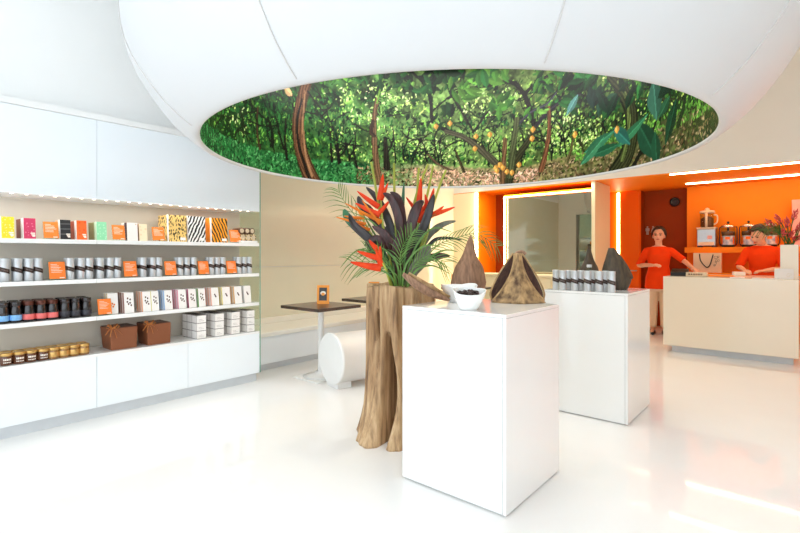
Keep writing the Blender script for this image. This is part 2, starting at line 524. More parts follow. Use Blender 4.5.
k1 = sm_noise(60, 9)[..., None]; k2 = sm_noise(180, 24)[..., None]; k3 = sm_noise(500, 70)[..., None]
tex = 0.22 + 0.62 * k1 + 0.4 * k2 + 0.3 * k3 - 0.1
img[:] = far * tex
gm = (V < ground + 3 * (k3[..., 0] - 0.5))[..., None]
img = np.where(gm, grd * (0.55 + 0.5 * k2 + 0.55 * k3), img)


def leaf(u, v, L, W, ang, col, rib=0.0):
    ca, sa = math.cos(ang), math.sin(ang)
    R = int(L / 2 + 2)
    u0, u1 = int(u) - R, int(u) + R + 1; v0, v1 = max(int(v) - R, 0), min(int(v) + R + 1, NV)
    if v1 <= v0: return
    iu = np.arange(u0, u1) % NU
    x = np.arange(u0, u1)[None, :] - u; y = np.arange(v0, v1)[:, None] - v
    a = (x * ca + y * sa) / (L / 2); b = (-x * sa + y * ca) / (W / 2)
    m = np.abs(b) < (1 - a * a) * np.where(a > 0, 1 - 0.35 * a, 1.0)
    m &= np.abs(a) < 1
    if not m.any(): return
    sub = img[v0:v1][:, iu]
    c = np.array(col, np.float32)
    cc = np.where((b > 0)[..., None], c * 1.1, c * 0.92)
    if rib: cc = np.where((np.abs(b) < rib)[..., None], c * 1.35, cc)
    sub[m] = cc[m]
    img[v0:v1, :][:, iu] = sub
    for q, col_i in enumerate(iu):
        img[v0:v1, col_i] = sub[:, q]


def stroke(pts, w0, w1, col, mottle=0.35, edge=True):
    p = [mu(*q) for q in pts]
    c3 = catmull([(a, b, 0) for a, b in p], 14)
    n = len(c3)
    for i in range(n - 1):
        a, b = c3[i], c3[i + 1]; seg = max(1, int((b - a).length / 0.8))
        t = (b - a).normalized() if (b - a).length > 0 else Vector((0, 1, 0))
        for k in range(seg):
            p_ = a.lerp(b, k / seg); w = w0 + (w1 - w0) * (i + k / seg) / n
            R = int(w / 2 + 1.5)
            u0, u1 = int(p_.x) - R, int(p_.x) + R + 1; v0, v1 = max(int(p_.y) - R, 0), min(int(p_.y) + R + 1, NV)
            if v1 <= v0: continue
            x = np.arange(u0, u1)[None, :] - p_.x; y = np.arange(v0, v1)[:, None] - p_.y
            d = (x * t.y - y * t.x); m = (np.hypot(x, y) <= w / 2)
            strip = 1.0 + mottle * (0.6 * np.sin(d * 1.6 + 3 * math.sin(p_.y * 0.07)) + 0.5 * (rng.random(m.shape) - 0.5))
            strip *= np.where(np.abs(d) > w * 0.36, 0.7, 1.0) if edge else 1.0
            for q in range(u1 - u0):
                mm = m[:, q]
                img[v0:v1, (u0 + q) % NU][mm] = (np.array(col)[None, :] * strip[mm, q:q + 1])


def scatter(n, f_u, f_v, sizes, cols, jitter=0.25, droop=True):
    for _ in range(n):
        u = f_u(); v = f_v(u)
        if not (0 <= v < NV): continue
        L = rng.uniform(*sizes); c = np.array(cols[rng.integers(len(cols))], float) * rng.uniform(1 - jitter, 1 + jitter)
        ang = rng.uniform(-PI, PI) if not droop else -PI / 2 + rng.normal(0, 0.8)
        leaf(u, v, L, L * rng.uniform(0.28, 0.45), ang, c)


gfun = lambda u: float(np.interp(u, gu, gv))
lo, hi = uR - 40, uL + 40
dk = [(22, 58, 30), (30, 76, 38), (40, 98, 46), (18, 44, 26)]
md = [(72, 122, 44), (98, 148, 58), (54, 100, 42), (118, 164, 74)]
lt = [(166, 200, 92), (188, 214, 116), (138, 180, 76), (206, 226, 142), (112, 158, 62)]
# glades and far foliage
scatter(1500, lambda: rng.uniform(uA, hi), lambda u: gfun(u) + abs(rng.normal(0, 46)) + 3, (3, 7), dk + md, 0.35)
scatter(1900, lambda: rng.uniform(uC - 40, uA), lambda u: gfun(u) + abs(rng.normal(0, 60)) + 3, (3, 6.5), lt + md + dk, 0.25)
scatter(1800, lambda: rng.uniform(lo, uC), lambda u: gfun(u) + abs(rng.normal(0, 60)) + 3, (3, 6.5), lt + md + dk, 0.28)
scatter(500, lambda: rng.uniform(0, NU), lambda u: gfun(u) + abs(rng.normal(0, 70)) + 4, (5, 12), dk + md, 0.3)
scatter(420, lambda: rng.uniform(lo, hi), lambda u: gfun(u) + 60 + abs(rng.normal(0, 45)), (7, 14), dk + md, 0.25)
# bright gaps
for px, py in ((400, 100), (372, 120), (440, 148), (566, 118), (590, 140), (480, 108), (505, 100), (380, 92), (560, 140), (240, 118), (420, 150), (345, 100)):
    u, v = mu(px, py)
    scatter(40, lambda: u + rng.normal(0, 11), lambda q: v + rng.normal(0, 9), (3, 7), [(196, 224, 138), (214, 232, 168), (168, 208, 112)], 0.1)
# grass and litter on the ground
scatter(1500, lambda: rng.uniform(uA - 60, hi), lambda u: rng.uniform(-2, gfun(u)), (3, 8), [(30, 92, 50), (48, 122, 66), (24, 70, 42), (84, 150, 92)], 0.2, False)
scatter(1700, lambda: rng.uniform(lo, uA - 40), lambda u: rng.uniform(-2, gfun(u) * 0.85), (3, 7), [(150, 128, 96), (96, 74, 52), (60, 62, 34), (172, 150, 118), (84, 98, 44), (46, 40, 28)], 0.2, False)
scatter(500, lambda: rng.uniform(uC + 10, uB + 40), lambda u: rng.uniform(-2, gfun(u) * 0.8), (3, 7), [(226, 190, 166), (206, 164, 138), (168, 128, 100)], 0.12, False)
scatter(500, lambda: rng.uniform(lo, uC - 40), lambda u: gfun(u) * rng.uniform(0.7, 1.15), (3, 7), [(120, 170, 70), (96, 146, 58), (70, 120, 46)], 0.2, False)
# clumps of shadowy foliage and bare twigs between the trees
for q in range(95):
    u = rng.uniform(lo, hi); v = gfun(u) + 12 + abs(rng.normal(0, 55)); sp_ = rng.uniform(5, 13)
    scatter(int(sp_ * 3.2), lambda: u + rng.normal(0, sp_), lambda z_: v + rng.normal(0, sp_ * 0.6), (3, 7), dk + [(14, 34, 20), (20, 46, 28)], 0.25)
twig = (30, 28, 22)


def twigs(u, v, ang, L, w, dep):
    n_ = int(L / 0.8); x, y_ = u, v
    for i in range(n_):
        ang += rng.normal(0, 0.07)
        x += 0.8 * math.cos(ang); y_ += 0.8 * math.sin(ang); ww = w * (1 - 0.5 * i / n_)
        r_ = max(1, int(ww / 2 + 0.5)); yi, xi = int(y_), int(x)
        if 0 <= yi < NV - 1:
            for k in range(-(r_ - 1), r_ + (1 if ww > 1.3 else 0)):
                img[yi, (xi + k) % NU] = twig; img[yi + 1, (xi + k) % NU] = img[yi + 1, (xi + k) % NU] * 0.5 + np.array(twig) * 0.5
        if dep and i > n_ * 0.3 and rng.random() < 0.05: twigs(x, y_, ang + rng.choice([-1, 1]) * rng.uniform(0.4, 1.0), L * 0.55, ww * 0.7, dep - 1)


for q in range(46):
    u = rng.uniform(lo, hi); twigs(u, gfun(u) + rng.uniform(-2, 6), PI / 2 + rng.normal(0, 0.25), rng.uniform(28, 70), rng.uniform(1.5, 3.2), 2)
for q in range(26):
    u = rng.uniform(lo, hi); twigs(u, gfun(u) + rng.uniform(40, 110), rng.uniform(0, PI), rng.uniform(25, 60), rng.uniform(1.2, 2.6), 2)
bark = (112, 78, 54); dark = (34, 30, 26); moss = (62, 62, 38)
# slim dark trees behind
for pts, w0, w1, c in (
        ([(258, 108), (257, 130), (260, 149)], 3, 5, (70, 50, 36)), ([(274, 112), (279, 132), (284, 150)], 2, 4, dark), ([(286, 120), (285, 140), (287, 160)], 3, 5, dark),
        ([(268, 118), (272, 132), (272, 146)], 4, 6, (24, 32, 22)), ([(385, 140), (386, 152), (387, 168)], 5, 11, (44, 40, 28)), ([(330, 132), (331, 148), (332, 162)], 3, 4, dark),
        ([(338, 135), (337, 150), (339, 164)], 3, 4, dark), ([(353, 142), (355, 158), (357, 168)], 2, 4, dark), ([(320, 118), (330, 108), (336, 98)], 2, 2, dark),
        ([(320, 130), (335, 140), (350, 145), (362, 146)], 2, 2, dark), ([(400, 140), (400, 160), (401, 172)], 1.5, 2, (60, 80, 40)), ([(248, 120), (262, 126), (280, 126)], 2, 2, dark),
        ([(573, 138), (571, 150), (568, 160)], 3, 4, (90, 80, 50)), ([(579, 140), (584, 152)], 2, 3, (50, 46, 30)), ([(656, 80), (656, 100)], 3, 4, (50, 60, 36)),
        ([(686, 88), (684, 105), (678, 126)], 5, 7, (44, 58, 36)), ([(640, 99), (662, 99), (684, 100)], 2, 2, (70, 66, 46)), ([(455, 150), (460, 162), (464, 172)], 3, 5, (70, 60, 40))):
    stroke(pts, w0, w1, c)
scatter(160, lambda: rng.uniform(mu(345, 100)[0], mu(245, 110)[0]), lambda u: gfun(u) + 55 + rng.normal(0, 22), (6, 12), dk, 0.3)
# the leaning trunks
stroke([(307, 82), (302, 100), (298, 122), (300, 146), (306, 166), (314, 184)], 15, 25, bark, 0.4)
stroke([(302, 100), (297, 122), (299, 146), (305, 166), (311, 182)], 3, 6, (44, 32, 26), 0.3, False)
stroke([(305, 92), (303, 122), (305, 150), (312, 176)], 2, 5, (158, 120, 86), 0.2, False)
stroke([(308, 92), (322, 110), (328, 108)], 3, 2, dark)
stroke([(377, 100), (374, 122), (375, 150), (379, 182)], 6, 11, (120, 92, 66), 0.4)
stroke([(373, 122), (371, 132), (374, 136)], 6, 6, (70, 50, 40))
stroke([(384, 76), (380, 90), (377, 104)], 2, 3, (120, 160, 66), 0.1)
# the cocoa tree branches
for pts, w0, w1, c in (
        ([(409, 70), (425, 86), (431, 104), (433, 122), (447, 131), (462, 136)], 4, 7, dark), ([(431, 122), (421, 125)], 4, 3, dark), ([(432, 112), (440, 105), (448, 98)], 3, 2, dark),
        ([(448, 99), (462, 91), (488, 86), (511, 83), (522, 92), (529, 107), (535, 127)], 4, 8, dark), ([(524, 94), (545, 78), (566, 70)], 5, 3, dark),
        ([(535, 128), (548, 112), (566, 99), (580, 95)], 6, 4, (52, 46, 56)), ([(519, 124), (532, 112), (547, 104), (556, 93)], 4, 3, (70, 68, 80)),
        ([(535, 128), (527, 143), (516, 160), (509, 176), (506, 188)], 5, 17, moss), ([(517, 120), (514, 140), (512, 160), (510, 176)], 8, 10, (86, 92, 60)),
        ([(446, 132), (462, 137), (476, 146), (490, 158), (504, 172)], 6, 12, (88, 84, 66)), ([(450, 93), (461, 111), (474, 133)], 4, 3, dark), ([(474, 132), (488, 112), (504, 96)], 3, 2, dark),
        ([(549, 108), (549, 130), (546, 152), (541, 170)], 4, 9, (122, 80, 52)), ([(505, 140), (504, 160), (502, 186)], 6, 8, (120, 90, 60)), ([(420, 140), (440, 142), (446, 150)], 2, 2, dark),
        ([(428, 155), (438, 164), (450, 170)], 3, 3, (96, 72, 56)), ([(470, 112), (480, 118), (500, 116), (512, 112)], 2, 2, dark)):
    stroke(pts, w0, w1, c)
stroke([(612, 76), (624, 94), (631, 114), (631, 136), (626, 156), (616, 172)], 15, 24, (58, 60, 38), 0.5)
stroke([(618, 82), (628, 104), (628, 136), (622, 160)], 3, 6, (96, 108, 60), 0.4, False)
stroke([(656, 122), (649, 140), (640, 154), (632, 168)], 3, 6, dark)
# leaf sprays in front
for px, py, n, spread, L, cols in (
        (360, 79, 12, 9, 17, dk), (384, 76, 4, 3, 20, dk), (404, 82, 26, 14, 17, dk + md[2:3]), (425, 92, 14, 10, 18, dk), (447, 76, 34, 13, 24, dk), (463, 92, 16, 10, 24, md[:3]), (485, 76, 26, 14, 26, md[:3] + dk[2:3]),
        (500, 104, 12, 10, 22, md[:3]), (548, 82, 24, 13, 18, dk + md[:1]), (585, 80, 26, 13, 24, dk), (570, 100, 8, 6, 22, dk), (598, 98, 10, 7, 26, [(26, 46, 40), (36, 66, 52)]), (609, 108, 8, 5, 28, dk),
        (640, 82, 16, 12, 20, dk + md[:1]), (448, 110, 8, 6, 20, dk), (330, 100, 18, 12, 12, dk), (235, 112, 30, 14, 12, dk), (270, 100, 30, 16, 12, dk), (540, 110, 8, 9, 14, md), (430, 130, 16, 12, 12, md + dk[:2])):
    u, v = mu(px, py)
    scatter(n, lambda: u + rng.normal(0, spread), lambda q: v + rng.normal(0, spread * 0.6), (L * 0.7, L * 1.2), cols, 0.2)
for px, py, L, W, ang, c in (
        (655, 101, 44, 24, -1.45, (56, 98, 84)), (648, 142, 58, 26, -1.0, (30, 72, 54)), (656, 150, 40, 16, -1.5, (30, 76, 56)), (671, 122, 48, 16, -2.0, (26, 62, 44)), (664, 108, 26, 12, -2.4, (40, 84, 60)),
        (668, 84, 40, 20, -2.6, (20, 44, 34)), (632, 132, 56, 12, 0.5, (52, 112, 80)), (600, 142, 48, 14, 0.4, (54, 112, 84)), (606, 150, 44, 13, 0.15, (40, 92, 66)), (592, 152, 44, 12, 0.7, (62, 120, 88)),
        (622, 136, 36, 16, -0.8, (44, 100, 90)), (604, 104, 34, 14, -1.1, (22, 50, 36)), (612, 106, 30, 13, -2.1, (22, 50, 36)), (572, 106, 30, 10, -2.2, (90, 134, 130))):
    u, v = mu(px, py); leaf(u, v, L, W, PI - ang, c, 0.08)
for px, py in ((436, 127), (476, 137), (475, 149), (533, 130), (532, 139), (500, 165), (496, 168), (507, 172), (512, 173), (519, 165), (497, 171), (503, 168), (490, 135), (450, 124), (617, 130), (575, 135)):
    u, v = mu(px, py)
    leaf(u, v, 9, 7, -PI / 2, (206, 150, 58)); leaf(u + 1, v + 1, 4, 3, -PI / 2, (236, 190, 100))
u, v = mu(288, 92); leaf(u, v, 16, 10, 0.5, (214, 178, 130))
img = np.clip(img, 4, 250) / 255.0
img = np.where(img <= 0.04045, img / 12.92, ((img + 0.055) / 1.055) ** 2.4)
img = np.clip(img, 0, 1) ** 1.2 * 1.25

th = A0 + np.arange(NU) * DX / RM
zz = ZM0 + np.arange(NV) * (ZM1 - ZM0) / (NV - 1)
co = np.empty((NV, NU, 3), np.float32)
co[..., 0] = RM * np.cos(th)[None]; co[..., 1] = RM * np.sin(th)[None]; co[..., 2] = zz[:, None]
ii = (np.arange(NV - 1)[:, None] * NU + np.arange(NU)[None])
jj = (np.arange(NV - 1)[:, None] * NU + (np.arange(NU)[None] + 1) % NU)
fc = np.stack([jj, ii, ii + NU, jj + NU], -1).reshape(-1, 4)
me = bpy.data.meshes.new('forest_mural')
me.vertices.add(NU * NV); me.vertices.foreach_set('co', co.ravel())
me.loops.add(fc.size); me.loops.foreach_set('vertex_index', fc.ravel().astype(np.int32))
me.polygons.add(len(fc)); me.polygons.foreach_set('loop_start', (np.arange(len(fc)) * 4).astype(np.int32))
me.polygons.foreach_set('use_smooth', np.ones(len(fc), bool))
me.update(calc_edges=True)
at = me.color_attributes.new('print', 'FLOAT_COLOR', 'POINT')
at.data.foreach_set('color', np.concatenate([img, np.ones((NV, NU, 1))], -1).astype(np.float32).ravel())
mm, nt, b = base_mat('forest_print')
an = nd(nt, 'ShaderNodeVertexColor'); an.layer_name = 'print'
nz = nd(nt, 'ShaderNodeTexNoise', Scale=26.0, Detail=5.0)
tc = nd(nt, 'ShaderNodeTexCoord')
hs = nd(nt, 'ShaderNodeHueSaturation', Saturation=0.96)
mr = nd(nt, 'ShaderNodeMapRange'); mr.inputs['To Min'].default_value = 0.72; mr.inputs['To Max'].default_value = 1.36
nt.links.new(tc.outputs['Object'], nz.inputs['Vector'])
nt.links.new(nz.outputs['Fac'], mr.inputs['Value'])
nt.links.new(mr.outputs['Result'], hs.inputs['Value'])
nt.links.new(an.outputs['Color'], hs.inputs['Color'])
nt.links.new(hs.outputs['Color'], b.inputs['Base Color'])
b.inputs['Roughness'].default_value = 0.25
b.inputs['Specular IOR Level'].default_value = 0.3
me.materials.append(mm)
mo = bpy.data.objects.new('forest_mural', me); COL.objects.link(mo); mo.parent = dome
mo['label'] = 'printed forest mural of cocoa trees'
ld = bpy.data.lights.new('mural_fill_light', 'AREA'); ld.shape = 'DISK'; ld.size = 3.2; ld.energy = 60; ld.color = (1.0, 0.98, 0.94)  # unseen area light added inside the drum to brighten the mural
lo_ = bpy.data.objects.new('mural_fill_light', ld); COL.objects.link(lo_); lo_.location = (DC.x, DC.y, 3.40)
# ------------------------------------------------------------------ goods on the shelves
XF = -4.275                                 # front line of the goods


def sy(px):                                 # where a column of the photograph meets that line
    r = ray(px, 254); return r[1] * XF / r[0]


def lean(deg):
    m = Matrix.Identity(4); m[0][2] = -math.tan(math.radians(deg))
    return m


# --- slim boxes on the top shelf: a front box with printed cover, more of the same behind it
M['yellow'] = spot_mat('yellow_patterned_cover', (250, 214, 40), (252, 232, 150), 70, 0.3)
M['crimson'] = spot_mat('crimson_patterned_cover', (206, 56, 96), (226, 120, 146), 60, 0.28)
M['orange_c'] = spot_mat('orange_red_cover', (242, 106, 40), (236, 74, 34), 40, 0.3)
M['black_c'] = stripe_mat('black_banded_cover', (38, 38, 40), (92, 92, 92), 8, 0.4, 0.12, (0, PI / 2, 0))
M['mint'] = spot_mat('mint_cover', (150, 222, 172), (182, 236, 198), 55, 0.3)
M['pale_c'] = spot_mat('white_ornament_cover', (242, 236, 230), (178, 140, 96), 22, 0.16)
M['peach_c'] = spot_mat('cream_cover', (250, 226, 190), (246, 208, 168), 30, 0.3)
M['leopard'] = spot_mat('leopard_print', (246, 206, 124), (40, 28, 20), 58, 0.42, stretch=(1, 1.5, 0.6))
M['zebra'] = stripe_mat('zebra_print', (246, 244, 240), (18, 18, 18), 11, 3.2, 0.5, (0.45, 0.0, 0), bands='Y')
M['tiger'] = stripe_mat('tiger_print', (248, 160, 36), (26, 20, 14), 11, 3.5, 0.4, (-0.4, 0, 0), bands='Y')
M['side_white'] = mat('white_box_side', (246, 242, 238), 0.5)
M['side_brown'] = mat('reddish_brown_box_side', (132, 66, 46), 0.5, var=0.1)
M['side_tan'] = mat('tan_box_side', (226, 172, 128), 0.5, var=0.05)
M['side_green'] = mat('olive_box_side', (150, 150, 100), 0.5, var=0.05)
M['side_red'] = mat('dusty_red_box_side', (186, 90, 64), 0.5, var=0.05)
M['side_mint'] = mat('pale_mint_box_side', (196, 222, 190), 0.5, var=0.05)
M['side_plum'] = mat('plum_box_side', (70, 44, 56), 0.5, var=0.05)
M['side_orange'] = mat('bright_orange_box_side', (244, 150, 40), 0.5, var=0.05)


def slim_box(y, z, wd, ht, dp, cover, side, label, back=0.0, tilt=6, group=None, print_kind=None, name='chocolate_box'):
    t = thing(name, label, 'box', (XF - back, y, z + 0.001), 0, group)
    m = lean(tilt)
    MB().box(-dp, -0.002, -wd / 2, wd / 2, 0, ht, m).build('carton', M[side], t, bevel=0.002)
    c = MB().box(-0.002, 0.0, -wd / 2, wd / 2, 0, ht, m).build('cover', M[cover], t)
    if print_kind == 'title':
        p = MB()
        for k, (a, b, zz) in enumerate(((0.06, 0.44, 0.24), (0.12, 0.44, 0.16), (0.2, 0.44, 0.10))):
            p.box(0.0002, 0.0008, wd * a - wd * 0.0, wd * b, ht * zz, ht * (zz + 0.055), m)
        p.build('title_print', M['print_white'], c)
    return t


tops = [  # px0, px1, height, cover, side, behind side, n behind, words, print
    (1.5, 14.5, 0.152, 'yellow', 'side_white', 'side_brown', 2, 'yellow patterned', 'title'),
    (24, 36, 0.148, 'crimson', 'side_white', 'side_brown', 4, 'crimson patterned', 'title'),
    (60.5, 71, 0.148, 'black_c', 'side_white', 'side_tan', 2, 'black banded', 'title'),
    (77, 87, 0.148, 'orange_c', 'side_white', 'side_red', 4, 'orange and red', 'title'),
    (97, 107, 0.145, 'mint', 'side_mint', 'side_green', 4, 'mint green', None),
    (127.5, 138, 0.150, 'pale_c', 'side_plum', 'side_white', 2, 'white ornamented', None),
    (139.5, 147.5, 0.142, 'peach_c', 'side_tan', 'side_tan', 2, 'cream and peach', None)]
for p0, p1, ht, cov, sd, bs, n, wds, pr in tops:
    ya, yb = sy(p0), sy(p1)
    slim_box((ya + yb) / 2, SH[3], yb - ya, ht, 0.085 if cov == 'crimson' else 0.055, cov, sd, f'{wds} slim chocolate box at the front of the top shelf', 0, 6, 'slim chocolate boxes on the top shelf', pr)
    for k in range(n):
        slim_box((ya + yb) / 2, SH[3], yb - ya, ht - 0.002, 0.030, bs, bs,
                 f'{ORD[k + 1]} box back in the row headed by the {wds} slim box', (0.089 if cov == 'crimson' else 0.059) + 0.033 * k, 6, 'slim chocolate boxes on the top shelf')
for p0, p1, ht, dp, cov, sd, wds in ((169, 187, 0.236, 0.20, 'leopard', 'leopard', 'yellow leopard print'), (188.5, 206, 0.236, 0.12, 'zebra', 'side_white', 'black and white zebra print'),
                                 (212, 228, 0.232, 0.17, 'tiger', 'side_orange', 'orange tiger print')):
    ya, yb = sy(p0), sy(p1); wd = yb - ya
    t = thing('gift_box', f'tall {wds} gift box on the top shelf', 'box', (XF - 0.005, (ya + yb) / 2, SH[3] + 0.001), 0, 'animal print gift boxes')
    m = lean(3)
    MB().box(-dp, -0.003, -wd / 2, wd / 2, 0, ht, m).build('carton', M[sd], t, bevel=0.002)
    c = MB().box(-0.003, 0, -wd / 2, wd / 2, 0, ht, m).build('cover', M[cov], t)
    MB().box(-0.024, 0.0008, -wd / 2 - 0.0015, -wd / 2 + 0.002, 0.0, ht + 0.001, m).build('white_band', M['side_white'], t)
    MB().box(0.0003, 0.001, wd * 0.14, wd * 0.44, 0.012, 0.038, m).build('white_label', M['side_white'], c)

# --- orange price cards in clear stands


def card(p0, p1, shelf, ht, label):
    ya, yb = sy(p0), sy(p1); wd = yb - ya
    t = thing('price_card', label, 'card', (XF + 0.004, (ya + yb) / 2, shelf + 0.001), 0, 'orange price cards along the shelves')
    m = lean(14)
    MB().box(-0.004, -0.001, -wd / 2, wd / 2, 0.008, ht, m).build('card', M['card'], t)
    MB().box(-0.0062, -0.0042, -wd / 2 - 0.003, wd / 2 + 0.003, 0.002, ht + 0.003, m).build('clear_holder', M['glass'], t)
    p = MB(); rr = random.Random(int(p0))
    for k in range(6):
        zz = ht * (0.84 - k * 0.085)
        p.box(-0.0009, -0.0007, -wd * 0.38, wd * rr.uniform(0.1, 0.4) if k else 0.0, zz, zz + ht * 0.022, m)
    p.box(-0.0009, -0.0007, wd * 0.12, wd * 0.42, ht * 0.1, ht * 0.14, m)
    p.build('printed_lines', M['print_white'], t)
    MB().box(-0.05, 0.006, -wd / 2, wd / 2, 0.0, 0.003).build('stand_foot', M['glass'], t)


card(44, 59, SH[3], 0.128, 'orange price card between the crimson and black boxes, top shelf')
card(113, 125.5, SH[3], 0.125, 'orange price card between the mint and white ornamented boxes')
card(153, 165, SH[3], 0.122, 'orange price card in front of the leopard print gift box')
card(230.5, 241, SH[3], 0.125, 'orange price card beside the patterned rolls, top shelf')
card(49.5, 66, SH[2], 0.136, 'orange price card leftmost on the canister shelf')
card(124.5, 137.5, SH[2], 0.134, 'orange price card second from left on the canister shelf')
card(165.5, 177, SH[2], 0.130, 'orange price card third from left on the canister shelf')
card(199, 209.5, SH[2], 0.128, 'orange price card fourth from left on the canister shelf')
card(227.5, 237, SH[2], 0.126, 'orange price card rightmost on the canister shelf')
card(98.5, 112, SH[1], 0.128, 'orange price card beside the dark jars on the third shelf')

# --- patterned rolls on a white tray
tr = MB().box(-0.16, 0, -0.105, 0.105, 0, 0.022).build('tray', M['gloss_white'], loc=(XF, sy(248.5), SH[3] + 0.001), bevel=0.003)
tag(tr, 'small white tray holding patterned rolls, right end of top shelf', 'tray')
M['roll_brown'] = mat('brown_roll', (120, 84, 56), 0.4, rgb2=(66, 44, 32), scale=30)
M['roll_leo'] = spot_mat('leopard_roll', (236, 204, 150), (44, 30, 22), 60, 0.4)
M['roll_end'] = mat('cream_roll_end', (214, 194, 164), 0.5)


def roll(loc, r, mt, label):
    t = thing('gift_roll', label, 'roll', loc, 0, 'patterned rolls on the tray')
    mx = Matrix.Translation((0, 0, r)) @ Matrix.Rotation(-PI / 2, 4, 'Y')
    MB().lathe([(r * 0.93, 0.0), (r, 0.004), (r, 0.136), (r * 0.93, 0.14)], 18, mtx=mx).build('roll_body', M[mt], t)
    mx2 = Matrix.Translation((0.0005, 0, r)) @ Matrix.Rotation(PI / 2, 4, 'Y')
    MB().lathe([(r * 0.7, 0.0), (r * 0.66, 0.003), (r * 0.4, 0.003), (r * 0.36, 0.0005)], 18, mtx=mx2).build('end_disc', M['roll_end'], t)


for k, px in enumerate((243.3, 248.6, 253.6)):
    roll((XF - 0.004, sy(px), SH[3] + 0.024), 0.033, 'roll_leo', f'leopard print roll on the white tray, {("left", "middle", "right")[k]} of the lower row')
    roll((XF - 0.004, sy(px) - 0.012, SH[3] + 0.024 + 0.067), 0.031, 'roll_brown', f'brown roll with ringed end, {("left", "middle", "right")[k]} of the upper row')

# --- silver canisters with a dark ribbon


def make_canister(loc, label, group, rz=0.0):
    t = thing('canister', label, 'canister', loc, rz, group)
    MB().lathe([(0.0265, 0), (0.028, 0.002), (0.028, 0.158), (0.0265, 0.16)], 24).build('tin_body', M['silver'], t)
    MB().lathe([(0.0286, 0.147), (0.0288, 0.148), (0.0288, 0.162), (0.027, 0.164)], 24, cap0=False).build('lid', M['silver'], t)
    rs = []
    for zz, rr in ((-0.016, 0.0281), (-0.016, 0.0291), (0.016, 0.0291), (0.016, 0.0281)):
        rs.append([Vector((rr * math.cos(a), rr * math.sin(a), 0.078 + zz - 0.010 * math.sin(a))) for a in [2 * PI * j / 24 for j in range(24)]])
    rb = MB().rings(rs, False, False).build('ribbon', M['ribbon'], t)
    p = MB()
    for a in (-0.62, -0.38, -0.14, 0.1, 0.34, 0.58):
        z0 = 0.078 - 0.010 * math.sin(a)
        r1, r2 = 0.0293, 0.0296
        for da in (0.05,):
            p.add([(r2 * math.cos(a - da), r2 * math.sin(a - da), z0 - 0.003), (r2 * math.cos(a + da), r2 * math.sin(a + da), z0 - 0.003),
                   (r2 * math.cos(a + da), r2 * math.sin(a + da), z0 + 0.003), (r2 * math.cos(a - da), r2 * math.sin(a - da), z0 + 0.003)], [(0, 1, 2, 3)])
    p.build('printed_letters', M['carton_line'], rb)
    return t


GC = 'silver canisters on the second shelf'
can0 = None
can_groups = [((5.5, 19, 30, 39.5), 'leftmost'), ((71.5, 82.5, 90.5), 'second'), ((101.5, 111.5, 119), 'third'), ((144.5, 154.5, 160.5), 'fourth'), ((181.8, 188.6, 195.2), 'fifth'),
              ((213, 219, 224.5), 'sixth'), ((240.5, 246, 251), 'rightmost')]
for pxs, gname in can_groups:
    for r_ in range(2):
        for k, px in enumerate(pxs):
            lab = f'silver canister, {ORD[k]} from left in the {"front" if r_ == 0 else "back"} row of the {gname} canister group'
            loc = (XF - 0.034 - 0.066 * r_ - (0.004 if k % 2 else 0), sy(px) + (0.004 if r_ else 0), SH[2] + 0.001)
            if can0 is None: can0 = make_canister(loc, lab, GC)
            else: dup(can0, loc, 0, lab)

# --- dark jars
jar_src = {}


def dark_jar(loc, lab_mat, lid_mat, label):
    key = (lab_mat, lid_mat)
    if key in jar_src: return dup(jar_src[key], loc, 0, label)
    t = thing('dark_jar', label, 'jar', loc, 0, 'dark jars on the third shelf')
    MB().lathe([(0.032, 0), (0.0355, 0.003), (0.036, 0.082), (0.034, 0.102), (0.031, 0.113), (0.031, 0.119)], 24).build('glass_body', M['jar_dark'], t)
    MB().lathe([(0.032, 0.118), (0.0335, 0.120), (0.0335, 0.144), (0.0325, 0.147), (0.0, 0.1475)], 24, cap0=True, cap1=False).build('lid', M[lid_mat], t)
    MB().lathe([(0.0363, 0.016), (0.0367, 0.0165), (0.0367, 0.0545), (0.0363, 0.055)], 24, cap0=False, cap1=False).build('label_band', M[lab_mat], t)
    jar_src[key] = t
    return t


for r_ in range(3):
    for k, (px, lm, kind) in enumerate(((4, 'lab_blue', 'blue'), (17, 'lab_blue', 'blue'), (30, 'lab_red', 'coral'), (42.5, 'lab_red', 'coral'), (54, 'lab_red', 'coral'),
                                        (66.5, 'lab_dark', 'charcoal'), (77, 'lab_dark', 'charcoal'), (88, 'lab_dark', 'charcoal'))):
        dark_jar((XF - 0.04 - 0.082 * r_, sy(px) + 0.006 * r_, SH[1] + 0.001), lm, 'lid_copper' if lm == 'lab_red' else 'lid_dark',
                 f'dark jar with {kind} label, {ORD[k]} from left in the {("front", "middle", "back")[r_]} row')

# --- white bars with a coloured spine
M['bean_print'] = spot_mat('bean_print', (82, 44, 30), (150, 92, 52), 40, 0.3)
M['fruit_print'] = spot_mat('fruit_print', (232, 120, 30), (176, 44, 30), 50, 0.4)
bars = [(109.5, 120, (240, 214, 170), 'cream fruit printed', 'fruit_print'), (124.5, 134.5, (150, 96, 78), 'brown spined', 'bean_print'), (143, 151.5, (246, 178, 140), 'peach spined', 'bean_print'),
        (151.8, 159.5, (236, 224, 70), 'yellow spined', 'bean_print'), (165, 173, (170, 200, 238), 'pale blue spined', 'bean_print'), (178.8, 186.8, (234, 158, 178), 'rose pink spined', 'bean_print'),
        (189, 196.8, (172, 74, 106), 'dark magenta spined', 'bean_print'), (199, 206, (130, 176, 110), 'green spined', 'bean_print'), (212, 219.5, (248, 190, 170), 'salmon spined', 'bean_print'),
        (223, 230.8, (244, 226, 150), 'pale yellow spined', 'bean_print'), (235, 242.5, (246, 196, 140), 'light orange spined', 'bean_print'), (244.5, 251.5, (196, 194, 190), 'pale grey spined', 'bean_print')]
